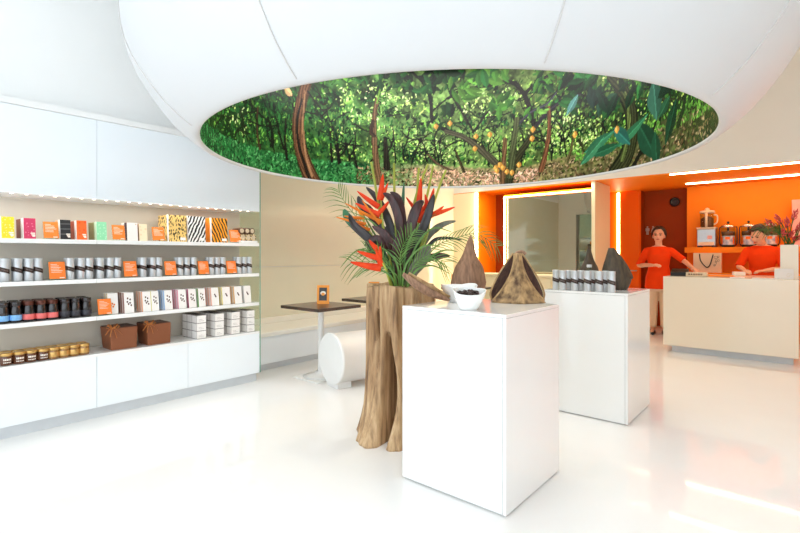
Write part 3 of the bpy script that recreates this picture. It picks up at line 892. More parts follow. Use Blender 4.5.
for q, (p0, p1, col, wds, pm_) in enumerate(bars):
    mname = 'spine_' + wds.replace(' ', '_')
    M[mname] = mat(mname, col, 0.5, var=0.03)
    pale = tuple(int(c * 0.35 + 250 * 0.65) for c in col)
    M[mname + '_p'] = mat(mname + '_pale', pale, 0.5, var=0.02)
    ya, yb = sy(p0), sy(p1); wd = yb - ya; ht = 0.168
    for k in range(3 if q else 2):
        t = thing('chocolate_bar_box', f'{wds} white bar box, {("at the front of its stack", "second in its stack", "rearmost of its stack")[k]}', 'box',
                  (XF - 0.048 * k - (0.03 if q == 0 else 0), (ya + yb) / 2, SH[1] + 0.001), 0, 'white bar boxes on the third shelf')
        m = lean(8)
        MB().box(-0.044, -0.0, -wd / 2 + 0.001, wd / 2, 0, ht, m).build('carton', M['carton'], t, bevel=0.002)
        MB().box(-0.044, -0.018, -wd / 2 - 0.0006, -wd / 2 + 0.0012, 0.001, ht, m).build('side_panel', M[mname + '_p'], t)
        MB().box(-0.018, 0.0004, -wd / 2 - 0.0008, -wd / 2 + 0.0012, 0.001, ht, m).build('spine_stripe', M[mname], t)
        if k == 0:
            p = MB(); rr = random.Random(q)
            spots = [(-0.1, 0.72), (0.12, 0.66), (-0.14, 0.55), (0.1, 0.5), (0.2, 0.38), (-0.05, 0.44)] if pm_ == 'bean_print' and q < 8 else [(0.02, 0.55), (-0.04, 0.62), (0.08, 0.5)]
            if pm_ == 'fruit_print': spots = [(-0.05, 0.5), (0.12, 0.45), (-0.18, 0.42), (0.02, 0.36)]
            for a, b in spots:
                w_, h_ = wd * 0.085, ht * 0.05
                cy_, cz_ = wd * a * 1.1, ht * b
                n = 10
                vs = [(0.0006, cy_ + w_ * math.cos(2 * PI * j / n), cz_ + h_ * math.sin(2 * PI * j / n)) for j in range(n)]
                p.add(vs, [tuple(range(n))], m)
            p.build('printed_motif', M[pm_], t)

# --- small brown and golden jars on the counter of the unit
gj = {}
for r_ in range(2):
    for k, px in enumerate((7.5, 20.5, 32.5, 44.5, 55, 65.2, 75.5, 85.5)):
        dkj = k < 4
        lab = f'small {"brown jar with gold lid" if dkj else "golden jar with gold lid"}, {ORD[k]} from left in the {"front" if r_ == 0 else "back"} row'
        loc = (XF - 0.042 - 0.085 * r_, sy(px) + 0.005 * r_, SH[0] + 0.001)
        if dkj in gj: dup(gj[dkj], loc, 0, lab); continue
        t = thing('small_jar', lab, 'jar', loc, 0, 'small gold lidded jars')
        MB().lathe([(0.034, 0), (0.038, 0.004), (0.038, 0.05), (0.035, 0.062), (0.033, 0.066)], 24).build('glass_body', M['honey_dark' if dkj else 'honey'], t)
        MB().lathe([(0.0365, 0.064), (0.038, 0.066), (0.038, 0.082), (0.036, 0.085), (0.0, 0.0855)], 24, cap1=False).build('lid', M['gold'], t)
        if dkj:
            p = MB()
            for zz, hs_ in ((0.035, 0.012), (0.018, 0.006)):
                for a in (-0.5, -0.25, 0.0, 0.25, 0.5):
                    r2 = 0.0384
                    p.add([(r2 * math.cos(a - 0.09), r2 * math.sin(a - 0.09), zz), (r2 * math.cos(a + 0.09), r2 * math.sin(a + 0.09), zz), (r2 * math.cos(a + 0.09), r2 * math.sin(a + 0.09), zz + hs_), (r2 * math.cos(a - 0.09), r2 * math.sin(a - 0.09), zz + hs_)], [(0, 1, 2, 3)])
            p.build('label_print', M['print_white'], t)
        else:
            MB().lathe([(0.0383, 0.016), (0.0386, 0.017), (0.0386, 0.05), (0.0383, 0.051)], 24, cap0=False, cap1=False).build('label_band', M['gold'], t)
        gj[dkj] = t

# --- two brown gift boxes with bows
for (p0, p1), wds in (((111, 138.5), 'left'), ((148, 172), 'right')):
    ya, yb = sy(p0), sy(p1); wd = yb - ya
    t = thing('brown_gift_box', f'brown gift box tied with a bronze bow, {wds} of the pair, lowest shelf', 'box', (XF - 0.13, (ya + yb) / 2, SH[0] + 0.001), 0, 'brown gift boxes')
    hx, hy, H = 0.105, wd / 2, 0.178
    MB().add([(-hx, -hy * 0.86, 0), (hx, -hy * 0.9, 0), (hx, hy * 0.98, 0), (-hx, hy * 0.94, 0), (-hx * 1.05, -hy * 1.02, H), (hx * 1.05, -hy, H), (hx * 1.05, hy, H), (-hx * 1.05, hy * 1.02, H)],
             [(3, 2, 1, 0), (4, 5, 6, 7), (0, 1, 5, 4), (1, 2, 6, 5), (2, 3, 7, 6), (3, 0, 4, 7)]).build('carton', M['gift_brown'], t, bevel=0.004)
    MB().box(-hx * 1.02, hx * 1.0, -hy * 0.98, hy * 0.98, H, H + 0.006).build('lid', M['gift_dark'], t, bevel=0.002)
    bw = MB()
    c = Vector((hx * 0.98, -hy * 0.84, H + 0.004))
    bw.ball(c, 0.010, 0.012, 0.010)
    for dx, dy, dz in ((0.02, -0.05, 0.01), (0.025, 0.05, 0.012), (0.022, -0.035, 0.03), (0.02, 0.035, 0.03)):
        q = c + Vector((dx * 0.6, dy, dz))
        bw.tube(catmull([c, c + (q - c) * 0.6 + Vector((0.008, 0, 0.012)), q, c + (q - c) * 0.6 - Vector((-0.010, 0, 0.008)), c + Vector((0.006, 0, 0))], 4), 0.005, 6, 0.35)
    for dy, dz in ((-0.055, -0.05), (0.03, -0.085), (0.07, -0.06), (-0.02, -0.07)):
        bw.tube(catmull([c, c + Vector((0.012, dy * 0.5, dz * 0.3)), c + Vector((0.016, dy, dz))], 4), 0.005, 6, 0.3)
    bw.tube([c, Vector((-hx, -hy * 0.5, H + 0.008))], 0.004, 6, 0.4)
    bw.build('ribbon_bow', M['bow'], t)

# --- stacks of small white cartons
ct0 = None
for q, (p0, p1, dep) in enumerate(((196.8, 206.2, 3), (215.0, 224.0, 3), (231.3, 239.8, 3), (247.0, 254.6, 2))):
    ya, yb = sy(p0), sy(p1); wd = yb - ya
    for lv in range(3):
        for dd in range(dep):
            lab = f'small white carton, {("bottom", "middle", "top")[lv]} layer, {("front", "second", "rear")[dd]} row of the {("leftmost", "second", "third", "rightmost")[q]} carton stack'
            loc = (XF - 0.047 - 0.0945 * dd, (ya + yb) / 2, SH[0] + 0.001 + 0.0722 * lv)
            if ct0 is None:
                ct0 = thing('small_carton', lab, 'box', loc, 0, 'stacked small white cartons')
                MB().box(-0.046, 0.046, -wd / 2, wd / 2, 0, 0.0715).build('carton', M['carton'], ct0, bevel=0.0015)
                e = MB()
                for z in (0.0, 0.0685):
                    e.box(-0.0463, 0.0463, -wd / 2 - 0.0003, wd / 2 + 0.0003, z, z + 0.003)
                for x_ in (-0.0463, 0.0440):
                    e.box(x_, x_ + 0.0025, -wd / 2 - 0.0004, -wd / 2 + 0.001, 0.0, 0.0715)
                e.box(0.0464, 0.0467, -wd * 0.3, wd * 0.3, 0.02, 0.022).box(0.0464, 0.0467, -wd * 0.3, wd * 0.1, 0.032, 0.034)
                e.build('printed_edge', M['carton_line'], ct0)
            else:
                o = dup(ct0, loc, 0, lab)
                if q: o.scale = (1, wd / (sy(206.2) - sy(196.8)), 1)
# ------------------------------------------------------------------ display plinths
def plinth(name, x0, y0, wd, H, label):
    t = thing(name, label, 'plinth', (x0, y0, 0), 0, 'white display plinths')
    MB().box(0.02, wd - 0.0195, 0.02, wd - 0.02, 0.012, H - 0.02).build('carcass', M['satin_white'], t)
    MB().box(0.0, wd - 0.0215, 0.0, 0.019, 0.008, H - 0.0195).build('front_panel', M['gloss_white'], t, bevel=0.0015)
    MB().box(wd - 0.019, wd, 0.0, wd, 0.008, H - 0.0195).build('side_panel', M['gloss_white'], t, bevel=0.0015)
    MB().box(0.0, 0.019, 0.0205, wd - 0.02, 0.008, H - 0.0195).build('side_panel', M['gloss_white'], t, bevel=0.0015)
    MB().box(0.0, wd - 0.0215, wd - 0.019, wd, 0.008, H - 0.0195).build('rear_panel', M['gloss_white'], t, bevel=0.0015)
    MB().box(0.0, wd, 0.0, wd, H - 0.018, H).build('top_panel', M['gloss_white'], t, bevel=0.0015)
    MB().box(0.03, wd - 0.03, 0.03, wd - 0.03, 0.0, 0.012).build('base', M['toe'], t)
    return t


P1X, P1Y, P2X, P2Y, PW, PH = -1.79, 2.14, -1.69, 3.88, 0.664, 1.0
plinth('display_plinth', P1X, P1Y, PW, PH, 'glossy white square plinth nearest the camera, carrying a bowl and husks')
plinth('display_plinth', P2X, P2Y, PW, PH, 'glossy white square plinth further back, carrying a row of canisters')

# ------------------------------------------------------------------ husks and seed pods
def husk_mat(name, a, b, sc, st):
    return mat(name, a, 0.62, rgb2=b, scale=sc, stretch=st, bump=0.5)


M['husk_brown'] = husk_mat('brown_husk', (164, 124, 96), (120, 88, 66), 7, (9, 9, 0.9))
M['husk_in'] = husk_mat('dark_husk_inside', (104, 72, 60), (70, 46, 40), 9, (6, 6, 1))
M['husk_rough'] = husk_mat('rough_husk', (192, 156, 108), (78, 52, 32), 18, (1.4, 1.4, 1))
M['husk_grey'] = husk_mat('grey_brown_husk', (86, 72, 54), (48, 39, 30), 6, (6, 6, 1.2))
M['husk_rim'] = husk_mat('pale_husk_rim', (198, 164, 116), (150, 116, 76), 12, (3, 3, 1))


def pod_closed(name, loc, H, rx, ry, rz, label, mt, tipx=0.0, trunc=0.03):
    t = thing(name, label, 'husk', loc, rz, 'dried palm husks on the plinths')
    rs = []; n = 40; N = 26
    for i in range(N):
        s = i / (N - 1); z = H * s
        prof = (0.80 + 0.9 * s - 2.0 * s * s) if s < 0.22 else None
        w_ = 0.72 + 0.28 * math.sin(min(s / 0.26, 1) * PI / 2) if s < 0.26 else (1.0 - ((s - 0.26) / 0.74) ** 1.35) * 0.94 * (1 - 0.28 * math.sin(PI * max(0.0, (s - 0.5) / 0.5)) * (1 if trunc < 0.1 else 0)) + trunc + 0.03
        ring = []
        for j in range(n):
            a = 2 * PI * j / n
            rid = 1 + 0.022 * math.cos(9 * a + 2 * s) + 0.012 * math.cos(17 * a + 1) + 0.05 * math.cos(3 * a + 0.5) * (0.3 + s)
            ring.append(Vector((tipx * s * s + rx * w_ * rid * math.cos(a), ry * w_ * rid * math.sin(a), z)))
        rs.append(ring)
    MB().rings(rs).build('shell', M[mt], t)
    return t


# split husk: a broad front blade with a pale ridge, open at both sides, dark inside
def pod_split(loc, H, W, rz, label):
    t = thing('split_seed_husk', label, 'husk', loc, rz, 'dried palm husks on the plinths')
    N = 24; n = 15

    fw = lambda s: W * (0.47 * (1 - s) ** 2.0 + 0.05 + 0.02 * s)
    rw = lambda s: W * 0.5 * (0.88 + 0.12 * math.sin(min(s / 0.2, 1) * PI / 2)) * (1 - s ** 1.45) + 0.02

    def shell(half, off, inset, mt, nm, face):
        fr, bk = [], []
        for i in range(N):
            s = i / (N - 1)
            w_ = half(s)
            z = H * s
            for lst, o in ((fr, 0.0), (bk, inset)):
                row = []
                for j in range(n):
                    u = -1 + 2 * j / (n - 1)
                    bul = (1 - u * u) * 0.09 * (1 - 0.75 * s) + off * (1 - s) ** 0.8
                    lip = 0.012 * abs(u) ** 6
                    rip = 0.004 * math.cos(u * 9) + 0.006 * math.exp(-(u * 7) ** 2)
                    row.append(Vector((u * w_, face * (-(bul + rip + lip) + o), z)))
                lst.append(row)
        m = MB()
        loops = [fr[i] + list(reversed(bk[i])) for i in range(N)]
        return m.rings(loops).build(nm, M[mt], t)

    shell(fw, 0.055, 0.012, 'husk_rough', 'front_blade', 1)
    shell(rw, 0.075, 0.012, 'husk_in', 'rear_shell', -1)
    # pale curling rims that frame the two openings
    for sx in (-1, 1):
        pts = [(sx * fw(s_), -0.045 * (1 - s_) - 0.010, H * s_ + 0.004) for s_ in [0.03, 0.15, 0.3, 0.45, 0.6, 0.8, 0.97]]
        MB().tube(catmull(pts, 5), lerp_list([0.010, 0.008, 0.008, 0.007, 0.008], 31), 8, 0.6).build('rim', M['husk_rim'], t)
        pts = [(sx * rw(s_), 0.004 + 0.012 * (1 - s_), H * s_ + 0.008) for s_ in [0.0, 0.12, 0.25, 0.4, 0.55, 0.7, 0.85, 0.97]]
        MB().tube(catmull(pts, 5), lerp_list([0.011, 0.010, 0.009, 0.008, 0.010], 36), 8, 0.6).build('rim', M['husk_rim'], t)
    MB().tube(catmull([(-0.012, -0.012, H * 0.93), (0.0, 0.0, H * 1.0), (0.03, 0.01, H * 1.02), (0.05, 0.012, H * 0.97)], 4), 0.013, 8).build('stem_stub', M['husk_brown'], t)
    return t


face = YAW
pod_split(on_z(516, 302, PH) + Vector((0, 0.02, 0.001)), 0.305, 0.315, face - 0.12, 'split brown seed husk with two dark openings, front right of the near plinth')
pod_closed('palm_husk', on_z(470, 300, PH) + Vector((-0.13, 0.18, 0.001)), 0.43, 0.125, 0.07, face + 0.1, 'tall pointed brown husk behind the white bowl on the near plinth', 'husk_brown', 0.02, 0.0)
pod_closed('palm_husk', Vector((-1.22, 4.28, PH + 0.001)), 0.35, 0.115, 0.075, face - 0.1, 'blunt grey brown husk right of the canister row on the far plinth', 'husk_grey', -0.045, 0.17)
pod_closed('palm_husk', Vector((-1.50, 4.43, PH + 0.001)), 0.37, 0.10, 0.06, face + 0.2, 'pointed dark husk behind the blunt one on the far plinth', 'husk_grey', 0.0, 0.02)

# boat shaped husk leaning off the left edge
t = thing('boat_husk', 'boat shaped brown husk tilted against the near plinth edge beside the bowl', 'husk', on_z(447, 305, PH) + Vector((-0.06, 0.045, 0.0)), face, 'dried palm husks on the plinths')
mtx = Matrix.Rotation(math.radians(30), 4, 'Y')
for q, (dy, ln, hh) in enumerate(((0.0, 0.30, 0.0), (0.062, 0.27, 0.016))):
    rs = []
    for i in range(18):
        s = i / 17; x = -ln + ln * 1.08 * s
        w_ = 0.06 * math.sin(PI * (0.12 + 0.8 * s)) ** 0.8
        d_ = 0.046 * math.sin(PI * (0.1 + 0.85 * s)) + 0.008
        ring = []
        for k in range(9):
            a = PI + PI * k / 8; ring.append(Vector((x, dy + w_ * math.cos(a), hh + 0.045 + d_ * math.sin(a))))
        for k in range(9):
            a = 2 * PI - PI * k / 8; ring.append(Vector((x, dy + (w_ - 0.007) * math.cos(a), hh + 0.045 + (d_ - 0.008) * math.sin(a) + 0.001)))
        rs.append([mtx @ p for p in ring])
    MB().rings(rs).build('half_shell', M['husk_brown' if q == 0 else 'husk_rim'], t)

# ------------------------------------------------------------------ white bowls and beans
def spouted_bowl(name, loc, R, H, rz, label, wav, rim_in=0.006, tilt=0.0):
    t = thing(name, label, 'bowl', loc, rz, 'white dishes on the near plinth')
    n = 48; prof = [(0.45, 0.0), (0.56, 0.02), (0.74, 0.35), (0.92, 0.72), (1.0, 1.0)]
    prof = [(p.x, p.y) for p in catmull([(a, b, 0) for a, b in prof], 4)]
    rs = []

    def rr(a, u, off):
        lift = wav * max(0, math.cos(2 * a)) ** 2 * u * u
        rad = R * (1 + 0.14 * u * max(0, math.cos(a)) ** 4)
        return rad, lift
    for u, v in prof:
        rs.append([Vector(((R * u) * (1 + 0.12 * v * max(0, math.cos(a)) ** 4) * math.cos(a), R * u * math.sin(a), H * v * (1 + tilt * math.sin(a)) + wav * v * v * max(0, math.cos(2 * a)))) for a in [2 * PI * j / n for j in range(n)]])
    for u, v in reversed(prof[1:]):
        rs.append([Vector(((R * u - rim_in) * (1 + 0.12 * v * max(0, math.cos(a)) ** 4) * math.cos(a), (R * u - rim_in) * math.sin(a), H * v * (1 + tilt * math.sin(a)) + wav * v * v * max(0, math.cos(2 * a)) + (0.0005 if v > 0.99 else 0.004))) for a in [2 * PI * j / n for j in range(n)]])
    MB().rings(rs).build('bowl_body', M['china'], t)
    return t


bc = on_z(468.5, 309.3, PH) + Vector((0, 0, 0.001))
spouted_bowl('bean_bowl', bc, 0.087, 0.098, face, 'small white spouted bowl filled with dark cocoa beans on the near plinth', 0.008, 0.006, 0.17)
dc = on_z(461, 303.5, PH) + Vector((-0.065, 0.075, 0.001))
spouted_bowl('white_dish', dc, 0.112, 0.098, face + 0.5, 'wide white wavy rimmed dish just behind the bowl of cocoa beans', 0.014, 0.005, 0.06)
bm = MB().lathe([(0.0, 0.066), (0.066, 0.066), (0.067, 0.073), (0.05, 0.083), (0.0, 0.092)][1:], 24).build('bean_layer', M['bean'])
bm.location = bc
bm['kind'] = 'stuff'; tag(bm, 'heap of dark roasted cocoa beans packed in the small white bowl', 'beans')
rr = random.Random(3); bn0 = None
for k in range(52):
    a = rr.uniform(0, 2 * PI); r_ = 0.060 * math.sqrt(rr.random())
    p = bc + Vector((r_ * math.cos(a), r_ * math.sin(a), 0.096 - 0.2 * r_ + rr.uniform(0, 0.008)))
    if bn0 is None:
        bn0 = MB().ball((0, 0, 0), 0.0125, 0.0078, 0.0062, 10).build('cocoa_bean', M['bean'])
        tag(bn0, 'dark cocoa bean lying among others on the heap in the bowl', 'bean', 'cocoa beans in the white bowl'); o = bn0
    else:
        o = bn0.copy(); COL.objects.link(o)
    o.location = p; o.rotation_euler = (rr.uniform(-0.5, 0.5), rr.uniform(-0.5, 0.5), rr.uniform(0, PI))

# ------------------------------------------------------------------ canisters on the far plinth
GP = 'silver canisters on the far plinth'
for k, (px, back) in enumerate(((556, 1), (562.5, 0), (568, 1), (574.5, 0), (580.5, 1), (587.5, 0), (592.8, 1), (599, 0), (605, 1), (611.5, 0))):
    yy = P2Y + (0.045 if not back else 0.115)
    p = on_y(px, 285, yy)
    dup(can0, (p.x, p.y, PH + 0.001), -PI / 2 + 0.35, f'silver canister, {ORD[k]} from left on the far plinth, {"front" if not back else "back"} row', GP)
gj_ = thing('glass_jar', 'small clear glass jar standing behind the canisters on the far plinth', 'jar', (-1.42, 4.20, PH + 0.001))
MB().lathe([(0.024, 0), (0.026, 0.004), (0.026, 0.15), (0.018, 0.17), (0.018, 0.185)], 20).build('glass_body', M['glass'], gj_)
MB().lathe([(0.02, 0.184), (0.021, 0.19), (0.021, 0.205), (0.019, 0.208)], 20).build('stopper', M['silver'], gj_)

# ------------------------------------------------------------------ the tree trunk planter
def wood_mat():
    m, nt, b = base_mat('weathered_trunk_wood')
    tc = nd(nt, 'ShaderNodeTexCoord'); mp = nd(nt, 'ShaderNodeMapping'); mp.inputs['Scale'].default_value = (9, 9, 0.8)
    n1 = nd(nt, 'ShaderNodeTexNoise', Scale=3.2, Detail=8.0, Roughness=0.62)
    n2 = nd(nt, 'ShaderNodeTexNoise', Scale=1.6, Detail=3.0)
    rp = nd(nt, 'ShaderNodeValToRGB'); e = rp.color_ramp.elements
    e[0].position, e[1].position = 0.28, 0.72
    e[0].color = (*lin((98, 70, 46)), 1); e[1].color = (*lin((234, 206, 164)), 1)
    x = rp.color_ramp.elements.new(0.5); x.color = (*lin((196, 160, 118)), 1)
    mx = nd(nt, 'ShaderNodeMixRGB', blend_type='MULTIPLY'); mx.inputs['Fac'].default_value = 0.5
    r2 = nd(nt, 'ShaderNodeValToRGB'); r2.color_ramp.elements[0].position = 0.35; r2.color_ramp.elements[1].position = 0.6
    r2.color_ramp.elements[0].color = (*lin((176, 150, 124)), 1)
    bp = nd(nt, 'ShaderNodeBump', Strength=0.7, Distance=0.012)
    L = nt.links.new
    L(tc.outputs['Object'], mp.inputs['Vector']); L(mp.outputs['Vector'], n1.inputs['Vector']); L(tc.outputs['Object'], n2.inputs['Vector'])
    L(n1.outputs['Fac'], rp.inputs['Fac']); L(n2.outputs['Fac'], r2.inputs['Fac']); L(rp.outputs['Color'], mx.inputs['Color1']); L(r2.outputs['Color'], mx.inputs['Color2'])
    L(mx.outputs['Color'], b.inputs['Base Color']); L(n1.outputs['Fac'], bp.inputs['Height']); L(bp.outputs['Normal'], b.inputs['Normal'])
    b.inputs['Roughness'].default_value = 0.7
    return m


M['trunk'] = wood_mat()
TR = Vector((-2.262, 2.682, 0)); TH = 1.075
tr_ = thing('trunk_planter', 'hollow weathered tree trunk with a deep split, used as a flower planter', 'planter', (TR.x, TR.y, 0))
n = 220; NZ = 80
a_cam = math.atan2(-TR.y, -TR.x)                   # the side that faces the camera


def trunk_r(a, s):
    d = (a - a_cam + PI) % (2 * PI) - PI           # 0 = towards the camera, negative = to the left in the photograph
    base = 0.275 - 0.035 * s + 0.05 * (1 - s) ** 6 + 0.012 * math.cos(3 * d + 1)
    flute = 0.016 * math.cos(7 * d + 0.6 + 0.8 * s) + 0.010 * math.cos(13 * d + 2 - s) + 0.005 * math.cos(29 * d + 3 * s)
    # the split opens from the foot to two thirds of the height, a knot hole above it
    ctr = -0.40 + 0.10 * math.sin(3.2 * s)
    wid = 0.075 + 0.10 * math.sin(PI * min(1.0, s / 0.62)) ** 1.2 if s < 0.72 else 0.03
    cleft = 0.21 * math.exp(-((d - ctr) / wid) ** 4) * max(0.0, min(1.0, (0.72 - s) / 0.12)) if s < 0.72 else 0
    hole = 0.14 * math.exp(-(((d + 0.70) / 0.10) ** 4 + ((s - 0.755) / 0.085) ** 4))
    groove = 0.05 * math.exp(-((d + 0.66) / 0.06) ** 2) * math.exp(-((s - 0.62) / 0.14) ** 2)
    sw = 0.02 * math.exp(-((d - 0.45) / 0.25) ** 2) + 0.022 * math.exp(-((d + 0.7) / 0.3) ** 2) * (1 - s)
    foot = 0.03 * math.exp(-((d + 0.75) / 0.25) ** 2) * (1 - s) ** 3
    return base + flute + sw + foot - cleft - hole - groove


rs = []
for i in range(NZ):
    s = i / (NZ - 1)
    wob = 0.012 * math.sin(5 * s)
    rs.append([Vector((trunk_r(2 * PI * j / n, s) * math.cos(2 * PI * j / n) + wob, trunk_r(2 * PI * j / n, s) * math.sin(2 * PI * j / n), TH * s + (0.012 * math.cos(5 * 2 * PI * j / n) if s == 1 else 0))) for j in range(n)])
for f_, dz in ((0.8, 0.004), (0.78, -0.10)):
    rs.append([Vector((p.x * f_, p.y * f_, TH + dz)) for p in rs[NZ - 1]])
MB().rings(rs).build('trunk', M['trunk'], tr_)
mk = MB()
for px, py in ((426 - 18, 311), (421 - 21, 322), (392, 341), (386, 341)):
    pass

# ------------------------------------------------------------------ flowers
FB = Vector((TR.x, TR.y, TH - 0.08))
fl = thing('flower_arrangement', 'tall tropical arrangement of dark leaves and red heliconias in the trunk planter', 'flowers', FB)
VX = Vector((C_, S_, 0)); VD = Vector((-S_, C_, 0))   # across and along the view


def fpt(px, py, d=0.0):                             # a point of the bouquet, d metres nearer (-) or further (+) than the trunk axis
    r = Vector(ray(px, py)); rel = FB - Vector((0, 0, EYE))
    Yc = rel.dot(VD) + d
    return Vector((0, 0, EYE)) + r * Yc - FB


def blade(pts, wmax, mt, name, fold=0.25, tipw=0.02, basew=0.18, nrm=None, peak=0.5):
    c = catmull(pts, 7); N = len(c); m = MB(); rows = []
    for i, p in enumerate(c):
        s = i / (N - 1)
        t_ = (c[min(i + 1, N - 1)] - c[max(i - 1, 0)]).normalized()
        nn = Vector(nrm) if nrm else -VD
        side = t_.cross(nn).normalized(); nn2 = side.cross(t_).normalized()
        q = s ** (math.log(0.5) / math.log(peak))
        w_ = wmax * (basew * (1 - s) + (math.sin(PI * q) ** 0.75) * (1 - basew * (1 - s))) + 0.001
        th_ = 0.0018
        row = []
        for u in (-1, -0.5, 0, 0.5, 1):
            row.append(p + side * (w_ * u) + nn2 * (fold * w_ * abs(u)))
        for u in (1, 0.5, 0, -0.5, -1):
            row.append(p + side * (w_ * u) + nn2 * (fold * w_ * abs(u) - th_))
        rows.append(row)
    m.rings(rows)
    return m.build(name, M[mt], fl)


O = lambda dx=0.0, dd=0.0: Vector((0, 0, 0)) + VX * dx + VD * dd
leaves = [  # pixel path, depth offsets, half width, material
    ([(398, 284), (385, 262), (370, 240), (355, 226), (349, 214)], (0, -0.05, -0.1, -0.1, -0.08), 0.036, 'leaf_black'),
    ([(398, 284), (384, 257), (365, 234), (349, 219), (344, 209)], (0.02, 0.0, -0.02, -0.02, 0.0), 0.044, 'leaf_teal'),
    ([(400, 284), (396, 255), (390, 225), (378, 200), (366, 187)], (0, 0.04, 0.06, 0.08, 0.08), 0.034, 'leaf_black'),
    ([(402, 284), (392, 250), (372, 215), (362, 205), (358, 196)], (0.02, 0.08, 0.1, 0.1, 0.1), 0.04, 'leaf_black'),
    ([(400, 284), (401, 250), (399, 220), (392, 200), (383, 193)], (0, -0.04, -0.08, -0.10, -0.08), 0.036, 'leaf_burg'),
    ([(404, 284), (405, 250), (402, 215), (398, 198), (390, 192)], (0, -0.02, -0.02, 0.0, 0.0), 0.032, 'leaf_burg'),
    ([(404, 284), (408, 250), (412, 222), (418, 206), (424, 201)], (0, -0.06, -0.1, -0.1, -0.08), 0.042, 'leaf_burg'),
    ([(404, 284), (412, 252), (424, 226), (430, 208), (434, 194)], (0, -0.05, -0.1, -0.12, -0.12), 0.036, 'leaf_black'),
    ([(402, 284), (399, 266), (394, 250), (384, 234), (372, 226)], (0, -0.1, -0.16, -0.2, -0.2), 0.04, 'leaf_burg'),
    ([(402, 284), (396, 262), (386, 246), (376, 238), (364, 246)], (0, -0.08, -0.14, -0.16, -0.16), 0.03, 'leaf_burg'),
    ([(404, 284), (400, 268), (396, 252), (398, 240), (402, 232)], (0, -0.1, -0.18, -0.2, -0.22), 0.034, 'leaf_burg'),
    ([(408, 286), (414, 272), (424, 260), (440, 256), (450, 256)], (0, -0.06, -0.1, -0.12, -0.1), 0.03, 'leaf_burg'),
    ([(410, 286), (418, 264), (432, 242), (446, 238), (462, 240)], (0, -0.02, -0.04, -0.06, -0.06), 0.014, 'leaf_black'),
    ([(408, 286), (412, 274), (420, 262), (426, 252), (430, 246)], (-0.1, -0.16, -0.2, -0.22, -0.2), 0.052, 'leaf_olive'),
    ([(406, 286), (418, 254), (432, 232), (444, 224), (456, 221)], (0.02, 0.02, 0.02, 0.0, 0.0), 0.026, 'leaf_olive'),
    ([(406, 286), (416, 256), (428, 236), (438, 228), (446, 221)], (0.05, 0.06, 0.06, 0.06, 0.06), 0.026, 'leaf_green'),
    ([(404, 286), (403, 250), (402, 222), (403, 200), (404, 182)], (0.05, 0.06, 0.08, 0.08, 0.08), 0.017, 'leaf_teal'),
    ([(404, 286), (408, 262), (414, 240), (416, 224), (420, 212)], (-0.02, 0.0, 0.02, 0.04, 0.05), 0.03, 'leaf_black'),
    ([(398, 286), (394, 268), (392, 256), (388, 240), (386, 226)], (0.02, 0.04, 0.05, 0.05, 0.05), 0.034, 'leaf_black'),
    ([(404, 286), (396, 272), (382, 262), (372, 252), (364, 236)], (0.04, 0.08, 0.1, 0.1, 0.08), 0.03, 'leaf_black'),
    ([(402, 286), (408, 268), (411, 250), (411, 232), (409, 216)], (0.06, 0.1, 0.12, 0.12, 0.1), 0.032, 'leaf_burg')]
for path, ds, hw, mt in leaves:
    pts = [fpt(px, py, d) for (px, py), d in zip(path, ds)]
    pts[0] = O((path[0][0] - 404) * 0.0055, ds[0] * 0.7)
    blade(pts, hw * 0.86, mt, 'leaf', peak=0.55)

grass = [([(404, 286), (398, 262), (388, 240), (372, 222), (352, 212)], -0.1), ([(402, 286), (392, 268), (376, 256), (358, 250), (340, 268)], -0.18), ([(408, 286), (418, 268), (432, 256), (446, 250), (458, 252)], -0.16),
         ([(406, 286), (410, 262), (420, 240), (434, 228), (452, 232)], -0.14), ([(404, 286), (404, 264), (408, 244), (418, 226), (436, 214)], -0.1), ([(402, 286), (398, 268), (390, 254), (376, 248), (358, 266)], -0.22),
         ([(408, 288), (412, 276), (420, 268), (434, 266), (450, 274)], -0.24), ([(400, 286), (390, 264), (378, 240), (364, 216), (352, 196)], 0.04), ([(400, 288), (392, 278), (380, 270), (366, 270), (356, 278)], -0.24),
         ([(406, 288), (404, 272), (410, 258), (424, 246), (440, 246)], -0.26)]
for path, d in grass:
    pts = [fpt(px, py, d) for px, py in path]; pts[0] = O((path[0][0] - 404) * 0.005, d * 0.6)
    blade(pts, 0.006, 'frond', 'grass_leaf', peak=0.4)
stalks = [([(397, 286), (388, 250), (380, 212), (373, 172), (371, 162)], 0.03), ([(402, 286), (397, 250), (395, 210), (394, 172), (394, 163)], 0.05), ([(406, 286), (412, 250), (416, 215), (418, 180), (419, 168)], 0.06),
          ([(408, 286), (420, 250), (430, 215), (440, 185), (446, 170)], 0.0), ([(407, 286), (416, 245), (424, 210), (430, 182), (433, 166)], 0.07), ([(405, 286), (409, 250), (412, 220), (416, 196), (428, 164)], 0.1)]
for path, d in stalks:
    pts = [fpt(px, py, d) for px, py in path]; pts[0] = O((path[0][0] - 404) * 0.005, d * 0.6)
    c = catmull(pts, 6)
    MB().tube(c, lerp_list([0.011, 0.010, 0.009, 0.008], len(c)), 8).build('flower_stalk', M['stalk'], fl)


def bract(par, b, tip, w, mt, nm='bract'):
    w *= 1.45
    L_ = (tip - b); mid = b + L_ * 0.45 + Vector((0, 0, -0.004))
    c = catmull([b, mid, tip], 7); N = len(c)
    rr_ = [max(0.0012, w * (0.75 + 0.6 * s) * (1 - s) ** 0.8 * 1.1 + 0.001) for s in [i / (N - 1) for i in range(N)]]
    MB().tube(c, rr_, 8, 0.5, up=tuple(VD)).build(nm, M[mt], par)


